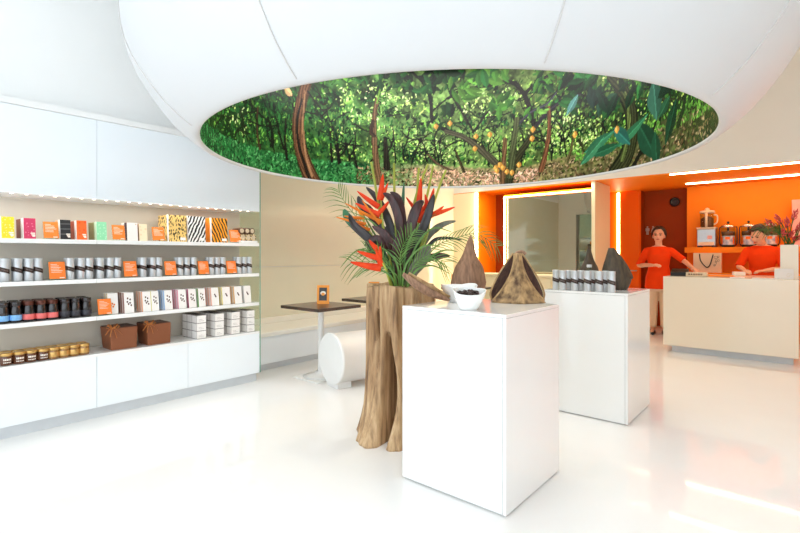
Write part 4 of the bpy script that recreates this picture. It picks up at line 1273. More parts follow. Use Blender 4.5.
def heliconia(path, d, brs):
    pts = [fpt(px, py, d) for px, py in path]; pts[0] = O((path[0][0] - 404) * 0.005, d * 0.5)
    c = catmull(pts, 6)
    st = MB().tube(c, lerp_list([0.009, 0.007, 0.006], len(c)), 8).build('heliconia_stem', M['stalk'], fl)
    for (bx, by), (tx, ty), w_, mt in brs:
        bract(st, fpt(bx, by, d), fpt(tx, ty, d - 0.03), w_, mt)


R_, OR_ = 'helic', 'helic_or'
heliconia([(399, 286), (388, 250), (383, 225), (381, 200)], -0.02, [((380, 200), (383, 174), 0.020, R_), ((381, 199), (388, 183), 0.014, R_), ((379, 207), (357, 191), 0.017, R_), ((380, 215), (355, 203), 0.017, R_), ((382, 222), (345, 203), 0.011, OR_), ((379, 213), (390, 200), 0.014, R_), ((380, 224), (362, 200), 0.010, OR_)])
heliconia([(395, 286), (386, 270), (380, 258), (376, 245)], -0.24, [((378, 250), (369, 240), 0.016, R_), ((379, 258), (357, 251), 0.017, R_), ((381, 268), (350, 262), 0.021, R_), ((380, 262), (380, 246), 0.016, R_), ((382, 266), (376, 250), 0.018, R_)])
heliconia([(406, 286), (414, 250), (418, 225), (419, 205)], 0.0, [((419, 204), (421, 178), 0.018, R_), ((418, 212), (406, 197), 0.013, R_), ((419, 216), (428, 200), 0.014, R_), ((418, 222), (424, 212), 0.015, R_)])
heliconia([(407, 286), (420, 255), (428, 232), (430, 212)], -0.06, [((429, 210), (434, 188), 0.018, R_), ((428, 208), (425, 194), 0.014, R_), ((430, 215), (455, 207), 0.015, R_), ((429, 217), (444, 206), 0.014, R_)])
heliconia([(396, 286), (382, 255), (370, 232), (362, 218)], -0.04, [((362, 218), (344, 216), 0.010, OR_), ((366, 224), (336, 217), 0.010, OR_), ((370, 230), (352, 222), 0.010, OR_), ((364, 219), (356, 206), 0.009, OR_)])


def palm(path, d, n_, L0, mt='frond', spread=0.9, droop=0.3):
    pts = [fpt(px, py, dd) for (px, py), dd in zip(path, d)]
    pts[0] = O((path[0][0] - 404) * 0.005, d[0] * 0.6)
    c = catmull(pts, 8); N = len(c)
    st = MB().tube(c, lerp_list([0.005, 0.003, 0.0015], N), 6).build('palm_frond', M[mt], fl)
    lf = MB()
    for i in range(n_):
        s = 0.35 + 0.64 * i / (n_ - 1); k = s * (N - 1); i0 = min(int(k), N - 2)
        p = c[i0].lerp(c[i0 + 1], k - i0); t_ = (c[i0 + 1] - c[i0]).normalized()
        side = t_.cross(VD).normalized()
        L_ = L0 * (0.55 + 0.75 * math.sin(PI * min(1, (s - 0.3) / 0.75)))
        for sg in (-1, 1):
            e = p + (t_ * 0.75 + side * sg * spread * 0.6).normalized() * L_ + Vector((0, 0, -L_ * droop)) + VD * sg * 0.02
            md_ = p.lerp(e, 0.5) + Vector((0, 0, L_ * droop * 0.4))
            cc = catmull([p, md_, e], 4)
            w_ = [0.0035 * (1 - abs(2 * q / (len(cc) - 1) - 0.7) * 0.7) for q in range(len(cc))]
            lf.tube(cc, w_, 4, 0.3, up=tuple(VD))
    lf.build('leaflets', M[mt], st)


palm([(396, 286), (378, 252), (362, 225), (346, 204), (338, 190)], (0.06, 0.1, 0.1, 0.1, 0.1), 12, 0.15)
palm([(410, 286), (420, 262), (436, 246), (456, 238), (476, 234), (497, 246)], (-0.04, -0.06, -0.08, -0.08, -0.08, -0.08), 18, 0.13, spread=0.9)
palm([(404, 288), (398, 278), (388, 268), (374, 262), (352, 262)], (-0.2, -0.22, -0.22, -0.22, -0.2), 11, 0.16)
palm([(406, 288), (410, 274), (418, 262), (430, 256), (444, 262)], (-0.2, -0.24, -0.26, -0.26, -0.24), 12, 0.15)
palm([(402, 288), (401, 272), (400, 258), (404, 244), (412, 232)], (-0.22, -0.25, -0.27, -0.27, -0.25), 12, 0.14)
palm([(400, 288), (394, 275), (384, 262), (378, 254), (366, 248)], (-0.23, -0.25, -0.25, -0.25, -0.25), 10, 0.12)

# ------------------------------------------------------------------ café tables, frames and the white drum bench
def cafe_table(x, y, label, src=None):
    if src is not None: return dup(src, (x, y, 0), 0, label)
    t = thing('cafe_table', label, 'table', (x, y, 0), 0, 'café tables along the bench')
    MB().box(-0.305, 0.305, -0.295, 0.295, 0.728, 0.76).build('table_top', M['wenge'], t, bevel=0.004)
    MB().lathe([(0.055, 0.008), (0.045, 0.02), (0.034, 0.06), (0.03, 0.12), (0.03, 0.715), (0.09, 0.72), (0.09, 0.728)], 28).build('column', M['satin_white'], t)
    MB().lathe([(0.20, 0.008), (0.12, 0.016), (0.07, 0.034), (0.05, 0.06)], 28, cap1=False).build('base_flare', M['satin_white'], t)
    MB().box(-0.2, 0.2, -0.22, 0.22, 0.0, 0.009).build('base_plate', M['satin_white'], t, bevel=0.003)
    return t


T1 = cafe_table(-3.935, 3.355, 'dark wood café table with white pedestal nearest the shelving')
cafe_table(-4.0, 4.29, 'dark wood café table behind the nearest one, partly hidden by the trunk', T1)
cafe_table(-4.05, 5.25, 'dark wood café table third along the bench, hidden behind the flowers', T1)
cafe_table(-4.22, 6.68, 'dark wood café table at the far end of the bench', T1)


def photo_frame(loc, rz, label, src=None):
    if src is not None: return dup(src, loc, rz, label)
    t = thing('photo_frame', label, 'frame', loc, rz, 'orange photo frames on the café tables')
    m = Matrix.Identity(4); m[1][2] = 0.12
    fr = MB()
    fr.box(-0.065, 0.065, -0.012, 0.012, 0.0, 0.035, m).box(-0.065, 0.065, -0.012, 0.012, 0.175, 0.2, m).box(-0.065, -0.042, -0.012, 0.012, 0.035, 0.175, m).box(0.042, 0.065, -0.012, 0.012, 0.035, 0.175, m)
    fr.build('frame_border', M['frame_or'], t)
    ph = MB().box(-0.042, 0.042, -0.006, 0.01, 0.035, 0.175, m).build('photo', M['photo_dark'], t)
    p = MB(); nn = 20
    p.add([(0.03 * math.cos(2 * PI * j / nn), -0.0066, 0.115 + 0.022 * math.sin(2 * PI * j / nn)) for j in range(nn)], [tuple(range(nn))], m)
    p.build('cup_print', M['photo_white'], ph)
    p = MB()
    p.add([(0.02 * math.cos(2 * PI * j / nn), -0.007, 0.104 + 0.016 * math.sin(2 * PI * j / nn)) for j in range(nn)], [tuple(range(nn))], m)
    p.build('coffee_print', M['frame_or'], ph)
    MB().box(-0.03, 0.03, 0.012, 0.06, 0.0, 0.004).build('foot', M['frame_or'], t)
    return t


PF = photo_frame((-3.99, 3.43, 0.761), 0.72, 'orange photo frame on the nearest café table')
photo_frame((-4.0, 4.24, 0.761), 0.6, 'orange photo frame on the second café table, half behind the leaves', PF)
photo_frame((-4.43, 6.66, 0.761), 0.5, 'small orange photo frame on the far table, left of the pointed husk', PF)

t = thing('drum_bench', 'white round drum shaped bench lying beside the nearest café table', 'bench', (-3.545, 3.14, 0), math.radians(-14))
mx = Matrix.Translation((0, 0, 0.275)) @ Matrix.Rotation(-PI / 2, 4, 'X')
MB().lathe([(0.245, 0.0), (0.252, 0.006), (0.252, 0.03), (0.244, 0.034), (0.244, 1.36), (0.252, 1.364), (0.252, 1.394), (0.245, 1.4)], 56, mtx=mx).build('drum_body', M['satin_white'], t)
for y_ in (0.0, 1.22):
    MB().add([(-0.12, y_ + 0.02, 0), (0.12, y_ + 0.02, 0), (0.12, y_ + 0.17, 0), (-0.12, y_ + 0.17, 0), (-0.10, y_ + 0.02, 0.15), (0.10, y_ + 0.02, 0.15), (0.10, y_ + 0.17, 0.15), (-0.10, y_ + 0.17, 0.15)],
             [(3, 2, 1, 0), (4, 5, 6, 7), (0, 1, 5, 4), (1, 2, 6, 5), (2, 3, 7, 6), (3, 0, 4, 7)]).build('foot', M['satin_white'], t, bevel=0.003)

# ------------------------------------------------------------------ mirror niche and the low cream counter
mr_ = thing('framed_mirror', 'large grey wall mirror in a lit orange niche', 'mirror', (-3.35, 7.86, 0))
MB().box(-0.77, 0.756, -0.0, 0.03, 0.6, 2.30).build('mirror_pane', M['mirror'], mr_)
MB().box(-0.77, 0.756, 0.03, 0.30, 0.0, 2.36).build('cabinet_back', M['orange'], mr_)
MB().box(-0.80, -0.77, -0.03, 0.30, 0.0, 2.36).build('frame_post', M['orange'], mr_)
MB().box(-0.77, 0.756, -0.03, 0.03, 2.33, 2.36).build('frame_head', M['orange'], mr_)


def light_strip(x0, x1, y0, y1, z0, z1, label):
    c = ((x0 + x1) / 2, (y0 + y1) / 2, (z0 + z1) / 2)
    o = MB().box(x0 - c[0], x1 - c[0], y0 - c[1], y1 - c[1], z0 - c[2], z1 - c[2]).build('wall_mounted_strip_light', M['strip'], loc=c)
    return tag(o, label, 'light', 'warm strip lights in the orange zone')


light_strip(-4.695, -4.66, 7.72, 7.758, 0.2, 2.44, 'vertical warm strip light at the left edge of the orange niche')
light_strip(-4.15, -4.124, 7.808, 7.828, 0.3, 2.33, 'vertical warm strip light along the left edge of the mirror')
light_strip(-4.11, -2.60, 7.808, 7.826, 2.310, 2.327, 'horizontal warm strip light along the top of the mirror')
light_strip(-2.65, -2.615, 9.325, 9.359, 0.05, 2.42, 'vertical warm strip light beside the orange toilet door')
light_strip(-1.49, 2.5, 7.765, 7.795, 2.434, 2.4495, 'long warm ceiling strip light at the front edge of the orange soffit')
light_strip(-1.49, 2.5, 8.985, 9.015, 2.434, 2.4495, 'long warm ceiling strip light further back, above the orange shelf')

ct = thing('cream_sideboard', 'low cream counter in front of the grey mirror', 'counter', (-3.72, 7.45, 0))
MB().box(-0.70, 0.70, -0.20, 0.22, 0.10, 0.93).build('body', M['cream'], ct, bevel=0.004)
MB().box(-0.72, 0.72, -0.22, 0.24, 0.93, 0.965).build('worktop', M['cream'], ct, bevel=0.004)
MB().box(-0.66, 0.66, -0.15, 0.20, 0.0, 0.10).build('plinth', M['toe'], ct)
for x0 in (-0.68, 0.012):
    MB().box(x0, x0 + 0.668, -0.214, -0.201, 0.13, 0.91).build('door', M['cream'], ct, bevel=0.003)

# ------------------------------------------------------------------ service counter
sc_ = thing('service_counter', 'long warm-lit white service counter with tills, vase and papers on top', 'counter', (-1.46, 7.2, 0))
CW = 1.40
MB().box(0, CW, 0, 0.03, 0.085, 1.0).build('front_panel', M['counter_warm_lit'], sc_, bevel=0.002)
MB().box(0, 0.03, 0.031, 1.23, 0.085, 0.969).build('side_panel', M['counter_warm_lit'], sc_, bevel=0.002)
MB().box(CW - 0.03, CW, 0.031, 1.23, 0.085, 0.969).build('side_panel', M['counter_warm_lit'], sc_, bevel=0.002)
MB().box(0.0, CW, 0.031, 1.25, 0.97, 1.0).build('worktop', M['counter_warm_lit'], sc_, bevel=0.002)
MB().box(0.09, CW - 0.05, 0.07, 1.2, 0.0, 0.085).build('plinth', M['toe'], sc_)

od = thing('orange_door', 'orange toilet door with a small steel lever handle', 'door', (-2.47, 9.345, 0))
MB().box(-0.125, 0.185, -0.012, 0.012, 0.01, 2.40).build('door_leaf', M['orange_red'], od)
hb = MB().tube([(0.15, -0.012, 1.0), (0.15, -0.06, 1.0), (0.06, -0.062, 1.0)], 0.010, 8).build('lever_handle', M['steel'], od)
sg = thing('restroom_sign', 'grey man and woman pictograms on the dark rust wall', 'sign', on_y(647.5, 232, 9.655))
sg.scale = (0.62, 1, 0.62)
q = MB()
for j, cx_ in enumerate((0.0,)):
    q.lathe([(0.024, 0), (0.024, 0.004)], 16, mtx=Matrix.Translation((cx_, 0, 0.145)) @ Matrix.Rotation(PI / 2, 4, 'X'))
    q.box(cx_ - 0.032, cx_ + 0.032, -0.004, 0, 0.03, 0.115).box(cx_ - 0.05, cx_ - 0.036, -0.004, 0, 0.02, 0.112).box(cx_ + 0.036, cx_ + 0.05, -0.004, 0, 0.02, 0.112)
    q.box(cx_ - 0.03, cx_ - 0.004, -0.004, 0, -0.08, 0.029).box(cx_ + 0.004, cx_ + 0.03, -0.004, 0, -0.08, 0.029)
q.build('man_figure', M['grey_sign'], sg)
q = MB(); cx_ = 0.15
q.lathe([(0.024, 0), (0.024, 0.004)], 16, mtx=Matrix.Translation((cx_, 0, 0.145)) @ Matrix.Rotation(PI / 2, 4, 'X'))
q.add([(cx_ - 0.02, -0.004, 0.115), (cx_ + 0.02, -0.004, 0.115), (cx_ + 0.06, -0.004, -0.02), (cx_ - 0.06, -0.004, -0.02), (cx_ - 0.02, 0, 0.115), (cx_ + 0.02, 0, 0.115), (cx_ + 0.06, 0, -0.02), (cx_ - 0.06, 0, -0.02)],
      [(3, 2, 1, 0), (4, 5, 6, 7), (0, 1, 5, 4), (1, 2, 6, 5), (2, 3, 7, 6), (3, 0, 4, 7)])
q.box(cx_ - 0.028, cx_ - 0.006, -0.004, 0, -0.08, -0.021).box(cx_ + 0.006, cx_ + 0.028, -0.004, 0, -0.08, -0.021)
q.build('woman_figure', M['grey_sign'], sg)
p = on_y(675, 202, 9.65)
sp_ = thing('wall_speaker', 'small round black wall speaker high on the rust wall', 'speaker', (p.x, 9.658, p.z))
mx = Matrix.Rotation(PI / 2, 4, 'X')
MB().lathe([(0.045, 0.0), (0.075, 0.0), (0.082, 0.02), (0.075, 0.045), (0.05, 0.05), (0.04, 0.03)], 28, mtx=mx).build('ring', M['black'], sp_)
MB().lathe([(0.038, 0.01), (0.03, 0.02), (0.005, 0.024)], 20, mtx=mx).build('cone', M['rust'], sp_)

# back counter, shelf and machines
bc_ = thing('back_counter', 'orange back counter under the machine shelf', 'counter', (-1.54, 9.0, 0))
MB().box(0, 4.1, 0.0, 0.49, 0.96, 1.0).build('worktop', M['orange'], bc_, bevel=0.003)
MB().box(0.02, 4.1, 0.03, 0.49, 0.0, 0.96).build('body', M['orange'], bc_)
sh_ = MB().box(0, 4.1, -0.17, 0.17, -0.045, 0.045).build('wall_shelf', M['orange'], loc=(-1.54, 9.33, 1.365), bevel=0.003)
tag(sh_, 'thick orange wall shelf carrying the drink machines', 'shelf')
SZ = 1.411
gx = on_y(707, 240, 9.3).x
t = thing('coffee_grinder', 'silver machine with a brown filled glass jar, left end of orange shelf', 'grinder', (gx, 9.32, SZ))
t.scale = (0.84, 0.84, 1.0)
MB().box(-0.155, 0.155, -0.13, 0.13, 0.02, 0.30).build('housing', M['steel'], t, bevel=0.012)
MB().box(-0.165, 0.165, -0.14, 0.14, 0.30, 0.325).build('top_plate', M['keypad'], t, bevel=0.006)
MB().box(-0.13, 0.13, -0.134, -0.129, 0.035, 0.085).build('front_band', M['bag'], t)
MB().box(0.02, 0.10, -0.133, -0.129, 0.13, 0.19).build('label_plate', M['pink_box'], t)
for sx in (-1, 1):
    MB().box(sx * 0.12 - 0.03, sx * 0.12 + 0.03, -0.12, 0.12, 0.0, 0.02).build('foot', M['black'], t)
MB().lathe([(0.10, 0.325), (0.115, 0.34), (0.12, 0.56), (0.118, 0.565)], 28).build('glass_jar', M['glass'], t)
MB().lathe([(0.09, 0.33), (0.106, 0.345), (0.108, 0.47), (0.07, 0.50), (0.01, 0.51)], 24).build('contents', M['jar_fill'], t)
MB().tube([(0, -0.122, 0.33), (0, -0.124, 0.56)], 0.022, 8).build('jar_spine', M['keypad'], t)
MB().tube(catmull([(0.115, -0.04, 0.53), (0.17, -0.05, 0.51), (0.17, -0.05, 0.41), (0.115, -0.04, 0.37)], 5), 0.012, 8).build('jar_handle', M['keypad'], t)
MB().lathe([(0.13, 0.562), (0.132, 0.575), (0.12, 0.60), (0.045, 0.61), (0.035, 0.64), (0.012, 0.65)], 28).build('lid', M['keypad'], t)
M['disp_label'] = mat('dispenser_label', (236, 232, 226), 0.4, rgb2=(90, 140, 190), scale=14)
M['disp_orange'] = mat('dispenser_orange_print', (246, 120, 20), 0.4)
d0 = None
for k, px in enumerate((728, 748.5, 770)):
    lab = f'glass drink dispenser with chrome lid, {("first", "second", "third")[k]} right of the grinder'
    x = on_y(px, 240, 9.3).x
    if d0 is not None: dup(d0, (x, 9.32, SZ), 0, lab); continue
    t = d0 = thing('drink_dispenser', lab, 'dispenser', (x, 9.32, SZ), 0, 'drink dispensers on the orange shelf')
    MB().lathe([(0.095, 0.0), (0.105, 0.006), (0.105, 0.03), (0.10, 0.035)], 28).build('base', M['black'], t)
    MB().lathe([(0.10, 0.035), (0.102, 0.04), (0.102, 0.175), (0.1, 0.18)], 28).build('lower_band', M['disp_label'], t)
    q = MB()
    for a0, a1 in ((-1.95, -1.2), (-0.7, -0.3), (-2.8, -2.4)):
        for j in range(4):
            a, b = a0 + (a1 - a0) * j / 4, a0 + (a1 - a0) * (j + 1) / 4
            z0, z1 = (0.12, 0.165) if a0 < -1 and a0 > -2 else (0.05, 0.16)
            q.add([(0.1035 * math.cos(a), 0.1035 * math.sin(a), z0), (0.1035 * math.cos(b), 0.1035 * math.sin(b), z0), (0.1035 * math.cos(b), 0.1035 * math.sin(b), z1), (0.1035 * math.cos(a), 0.1035 * math.sin(a), z1)], [(0, 1, 2, 3)])
    q.build('orange_print', M['disp_orange'], t)
    MB().lathe([(0.10, 0.18), (0.115, 0.20), (0.118, 0.315), (0.11, 0.32)], 28).build('glass_canister', M['glass'], t)
    MB().lathe([(0.09, 0.182), (0.105, 0.205), (0.106, 0.25), (0.02, 0.255)], 24).build('contents', M['jar_fill'], t)
    MB().lathe([(0.12, 0.316), (0.122, 0.33), (0.10, 0.355), (0.05, 0.375), (0.015, 0.38)], 28).build('lid', M['chrome'], t)
    t.scale = (0.84, 0.84, 1.0)
    MB().lathe([(0.012, 0.378), (0.02, 0.39), (0.022, 0.405), (0.01, 0.415)], 16).build('lid_knob', M['black'], t)
    MB().tube([(-0.125, 0, 0.33), (-0.14, 0, 0.30), (-0.14, 0, 0.06), (-0.11, 0, 0.02)], 0.009, 8).build('bracket', M['black'], t)
    MB().tube([(0.125, 0, 0.33), (0.14, 0, 0.30), (0.14, 0, 0.06), (0.11, 0, 0.02)], 0.009, 8).build('bracket', M['black'], t)
    MB().tube([(0, 0, 0.378), (0, -0.005, 0.26)], 0.018, 8).build('stirrer', M['black'], t)
p = on_y(797, 222, 9.33)
o = MB().add([(-0.08, -0.05, 0), (0.08, -0.05, 0), (0.08, 0.05, 0), (-0.08, 0.05, 0), (-0.09, -0.055, 0.70), (0.09, -0.055, 0.70), (0.09, 0.055, 0.70), (-0.09, 0.055, 0.70)],
             [(3, 2, 1, 0), (4, 5, 6, 7), (0, 1, 5, 4), (1, 2, 6, 5), (2, 3, 7, 6), (3, 0, 4, 7)]).build('pink_carton', M['pink_box'], loc=(p.x + 0.03, 9.33, SZ), bevel=0.006)
tag(o, 'tall pale pink carton on the orange shelf behind the pink flowers', 'box')

# bag on the back counter
p = on_y(707.5, 260, 9.12)
t = thing('paper_bag', 'cream paper carrier bag with dark handles on the back counter', 'bag', (p.x, 9.12, 1.001), 0)
MB().box(-0.19, 0.19, -0.06, 0.06, 0.0, 0.315).build('bag_body', M['bag'], t, bevel=0.004)
MB().tube(catmull([(-0.10, -0.066, 0.30), (-0.085, -0.07, 0.19), (-0.01, -0.07, 0.09), (0.04, -0.07, 0.12), (0.085, -0.07, 0.29)], 6), 0.009, 8, 0.8).build('bag_handle', M['black'], t)
q = MB()
for cx_, cz_, r_ in ((0.115, 0.24, 0.03), (0.155, 0.19, 0.022), (0.12, 0.17, 0.018), (0.15, 0.255, 0.016), (0.10, 0.12, 0.016)):
    q.tube([(cx_ + r_ * math.cos(a) * (1 - 0.06 * k_), -0.0625, cz_ + r_ * math.sin(a) * (1 - 0.06 * k_)) for k_, a in enumerate([2 * PI * j / 12 for j in range(12)])], 0.004, 5, 0.5)
q.tube(catmull([(0.10, -0.0625, 0.10), (0.13, -0.0625, 0.15), (0.12, -0.0625, 0.2), (0.16, -0.0625, 0.25)], 4), 0.004, 5, 0.5)
q.build('floral_emblem', M['ribbon'], t)

# things on the service counter
WZ = 1.001
p = on_y(680, 272, 7.5)
t = thing('card_terminal', 'small black till display at the left end of the service counter', 'till', (p.x, 7.5, WZ))
MB().box(-0.105, 0.105, -0.07, 0.07, 0.0, 0.05).build('base', M['black'], t, bevel=0.006)
MB().add([(-0.10, -0.06, 0.05), (0.10, -0.06, 0.05), (0.10, 0.05, 0.05), (-0.10, 0.05, 0.05), (-0.10, -0.01, 0.085), (0.10, -0.01, 0.085), (0.10, 0.05, 0.10), (-0.10, 0.05, 0.10)],
         [(3, 2, 1, 0), (4, 5, 6, 7), (0, 1, 5, 4), (1, 2, 6, 5), (2, 3, 7, 6), (3, 0, 4, 7)]).build('display', M['black'], t, bevel=0.004)
p = on_y(697, 273, 7.45)
t = thing('price_display', 'pale box with printed marks beside the black till on the counter', 'display', (p.x, 7.45, WZ))
MB().box(-0.12, 0.12, -0.06, 0.06, 0.0, 0.055).build('case', M['keypad'], t, bevel=0.004)
q = MB()
for k in range(6):
    q.box(-0.09 + k * 0.028, -0.072 + k * 0.028, -0.0608, -0.060, 0.02, 0.038)
q.build('printed_marks', M['jar_fill'], t)
tag(MB().box(-0.28, 0.2, -0.12, 0.12, 0, 0.012).build('counter_tray', M['orange'], loc=(-0.93, 7.75, WZ), bevel=0.003), 'flat orange tray lying on the service counter', 'tray')
for nm, px, y_, w_, d_, rz, lab in (('receipt_slip', 737, 7.33, 0.075, 0.05, 0.1, 'small white receipt slip near the counter front edge'), ('paper_sheet', 765, 7.30, 0.12, 0.06, -0.1, 'white paper sheet on the counter before the seated looking woman')):
    p = on_y(px, 276, y_)
    o = MB().box(-w_, w_, -d_, d_, 0, 0.008).build(nm, M['carton'], loc=(p.x, y_, WZ)); o.rotation_euler = (0, 0, rz)
    tag(o, lab.replace('seated looking', 'bowing'), 'paper')
p = on_y(785, 277, 7.33)
t = thing('greeting_card', 'cream card with a swirl emblem leaning before the white vase', 'card', (p.x - 0.01, 7.33, WZ))
m = Matrix.Identity(4); m[1][2] = 0.25
MB().box(-0.09, 0.09, -0.003, 0.003, 0, 0.125, m).build('card', M['carton'], t)
q = MB()
q.tube([(0.045 + (0.028 - 0.0016 * k) * math.cos(k * 0.6), -0.004, 0.045 + (0.028 - 0.0016 * k) * math.sin(k * 0.6)) for k in range(15)], 0.003, 5, 0.4)
q2 = q.build('swirl_emblem', M['keypad'], t)
q2.data.transform(m)
p = on_y(790, 277, 7.5)
vs_ = thing('square_vase', 'tall square white vase at the right end of the service counter', 'vase', (p.x - 0.005, 7.5, WZ))
va = 0.085
MB().box(-va, va, -va, -va + 0.008, 0, 0.41).box(-va, va, va - 0.008, va, 0, 0.41).box(-va, -va + 0.008, -va + 0.008, va - 0.008, 0, 0.41).box(va - 0.008, va, -va + 0.008, va - 0.008, 0, 0.41).box(-va + 0.008, va - 0.008, -va + 0.008, va - 0.008, 0, 0.012).build('vase_body', M['counter_warm_lit'], vs_)
VB = Vector((p.x - 0.005, 7.5, WZ + 0.36))
ff = thing('pink_flower_bunch', 'bunch of pink red blooms and palm leaves in the square vase', 'flowers', VB)
fl_keep = fl; fl = ff; rr = random.Random(11)


def vpt(px, py, d=0.0):
    r = Vector(ray(px, py)); Yc = (VB - Vector((0, 0, EYE))).dot(VD) + d
    return Vector((0, 0, EYE)) + r * Yc - VB


for px, py, d in ((769, 223, 0.0), (778, 219, 0.05), (787, 222, -0.05), (795, 214, 0.0), (800, 226, -0.08), (784, 232, -0.1), (792, 234, -0.12), (806, 218, 0.04), (774, 231, 0.05), (799, 238, -0.1)):
    tip = vpt(px, py, d); b_ = Vector((rr.uniform(-0.05, 0.05), rr.uniform(-0.05, 0.05), 0))
    c = catmull([b_, b_.lerp(tip, 0.6) + Vector((0, 0, 0.03)), tip], 5)
    st = MB().tube(c, 0.006, 6).build('flower_stem', M['leaf_green'], ff)
    q = MB(); dr = (c[-1] - c[-3]).normalized()
    for k in range(14):
        a = k * 2.4; h_ = 0.09 * (1 - k / 16)
        ax = dr.cross(Vector((math.cos(a), math.sin(a), 0.3))).normalized()
        bb = tip - dr * 0.09 + dr * (0.12 * k / 14)
        q.tube([bb, bb + ax * 0.022 + dr * 0.02, bb + ax * (0.018 + h_ * 0.2) + dr * 0.055], [0.004, 0.012, 0.002], 6, 0.5)
    q.build('bloom', M['pinkfl'], st)
for path, dep in (([(790, 243), (786, 234), (778, 230), (766, 232)], (0, -0.05, -0.08, -0.1)), ([(788, 243), (782, 234), (772, 228), (755, 231)], (0, 0.0, 0.0, 0.0)), ([(788, 243), (783, 232), (777, 226), (764, 226)], (0, 0.03, 0.05, 0.06)), ([(792, 243), (799, 236), (806, 232), (812, 234)], (0, -0.1, -0.1, -0.1))):
    pts = [vpt(px, py, d) for (px, py), d in zip(path, dep)]; pts[0] = Vector((0, 0, 0.02))
    c = catmull(pts, 8); N = len(c)
    st = MB().tube(c, lerp_list([0.006, 0.004, 0.002], N), 6).build('palm_frond', M['leaf_green'], ff)
    lf = MB()
    for i in range(12):
        s = 0.25 + 0.73 * i / 11; k = s * (N - 1); i0 = min(int(k), N - 2); p_ = c[i0]; t_ = (c[i0 + 1] - c[i0]).normalized(); sd = t_.cross(VD).normalized()
        for sg_ in (-1, 1):
            e = p_ + (t_ * 0.8 + sd * sg_ * 0.6) * 0.095 + Vector((0, 0, -0.02))
            lf.tube([p_, p_.lerp(e, 0.5) + Vector((0, 0, 0.006)), e], [0.002, 0.0045, 0.001], 4, 0.35, up=tuple(VD))
    lf.build('leaflets', M['leaf_green'], st)
fl = fl_keep
# ------------------------------------------------------------------ the two women
def merge(dst, src, mtx=None):
    o = len(dst.v)
    dst.v += [tuple((mtx @ Vector(p)) if mtx is not None else p) for p in src.v]
    dst.f += [tuple(i + o for i in f) for f in src.f]; dst.sm += src.sm
    return dst


def skin_over(o, vox, it=3):
    r = o.modifiers.new('weld', 'REMESH'); r.mode = 'VOXEL'; r.voxel_size = vox; r.use_smooth_shade = True
    s = o.modifiers.new('soft', 'SMOOTH'); s.iterations = it; s.factor = 0.5
    return o


def chain(m, pts, rads, k=6, flat=1.0, seg=14):
    c = catmull(pts, k); m.tube(c, lerp_list(rads, len(c)), seg, flat); m.ball(c[0], rads[0] * 0.98); m.ball(c[-1], rads[-1] * 0.98)


def torso(m, rows, n=28):
    rs = []
    for z, rx, ry, cx, cy in rows:
        rs.append([Vector((cx + rx * math.copysign(abs(math.cos(a)) ** 0.85, math.cos(a)), cy + ry * math.sin(a), z)) for a in [2 * PI * j / n for j in range(n)]])
    m.rings(rs)


def hand(m, wrist, dirv, palm_n, curl=0.35, side=1):
    d = Vector(dirv).normalized(); nrm = Vector(palm_n); nrm = (nrm - d * nrm.dot(d)).normalized(); s = d.cross(nrm) * side
    w = Vector(wrist)
    m.tube([w, w + d * 0.03, w + d * 0.065, w + d * 0.088], [0.024, 0.034, 0.038, 0.036], 12, 0.42, up=tuple(nrm))
    for k, (off, L_) in enumerate(((-0.027, 0.066), (-0.009, 0.076), (0.009, 0.071), (0.026, 0.056))):
        b = w + d * 0.08 + s * off
        p1 = b + d * L_ * 0.5 + nrm * L_ * curl * 0.25; p2 = p1 + d * L_ * 0.28 + nrm * L_ * curl * 0.5; p3 = p2 + d * L_ * 0.16 + nrm * L_ * curl * 0.6
        m.tube([b - d * 0.015, b, p1, p2, p3], [0.0095, 0.0095, 0.0088, 0.008, 0.0062], 8)
    b = w + d * 0.03 - s * 0.03
    m.tube([b + s * 0.012, b, b - s * 0.018 + d * 0.028 + nrm * 0.008, b - s * 0.016 + d * 0.056 + nrm * 0.02], [0.012, 0.0125, 0.0105, 0.008], 8)


def head_mesh():
    m = MB()
    m.ball((0, 0.018, 0.135), 0.077, 0.096, 0.102, 20)
    m.ball((0, -0.028, 0.075), 0.058, 0.058, 0.072, 18)
    m.ball((0, -0.045, 0.028), 0.030, 0.030, 0.024, 12)
    m.ball((0.036, -0.052, 0.082), 0.026, 0.026, 0.028, 10); m.ball((-0.036, -0.052, 0.082), 0.026, 0.026, 0.028, 10)
    m.tube([(0, -0.074, 0.125), (0, -0.09, 0.105), (0, -0.104, 0.086), (0, -0.09, 0.078)], [0.010, 0.012, 0.016, 0.012], 10)
    for sx in (-1, 1):
        m.ball((sx * 0.078, 0.012, 0.10), 0.010, 0.018, 0.03, 10)
        m.tube([(sx * 0.012, -0.078, 0.136), (sx * 0.035, -0.078, 0.140), (sx * 0.056, -0.06, 0.134)], 0.011, 8)
    return m


def hair_mesh(low_back=2.15, low_front=0.78, side=1.75, part=0.2):
    m = MB(); n = 36; N = 12; outer = []; inner = []
    for i in range(N):
        ro, ri = [], []
        for j in range(n):
            a = 2 * PI * j / n                          # 0 = +x, -pi/2 = face
            fr = max(0.0, math.cos(a + PI / 2)); bkk = max(0.0, -math.cos(a + PI / 2))
            lim = side + (low_back - side) * bkk ** 0.6 if fr == 0 else side + (low_front - side) * min(1, (fr * 1.25)) ** 0.8
            if fr > 0.35: lim += part * 0.35 * math.sin(3 * a + 1)
            ph = 0.02 + (lim - 0.02) * i / (N - 1)
            th_ = 0.024 + 0.004 * math.sin(9 * a + 5 * ph)
            for lst, ex in ((ro, th_), (ri, -0.006)):
                lst.append(Vector(((0.077 + ex) * math.sin(ph) * math.cos(a), 0.018 + (0.096 + ex) * math.sin(ph) * math.sin(a), 0.135 + (0.102 + ex) * math.cos(ph))))
        outer.append(ro); inner.append(ri)
    m.rings(outer + list(reversed(inner)), True, True)
    return m


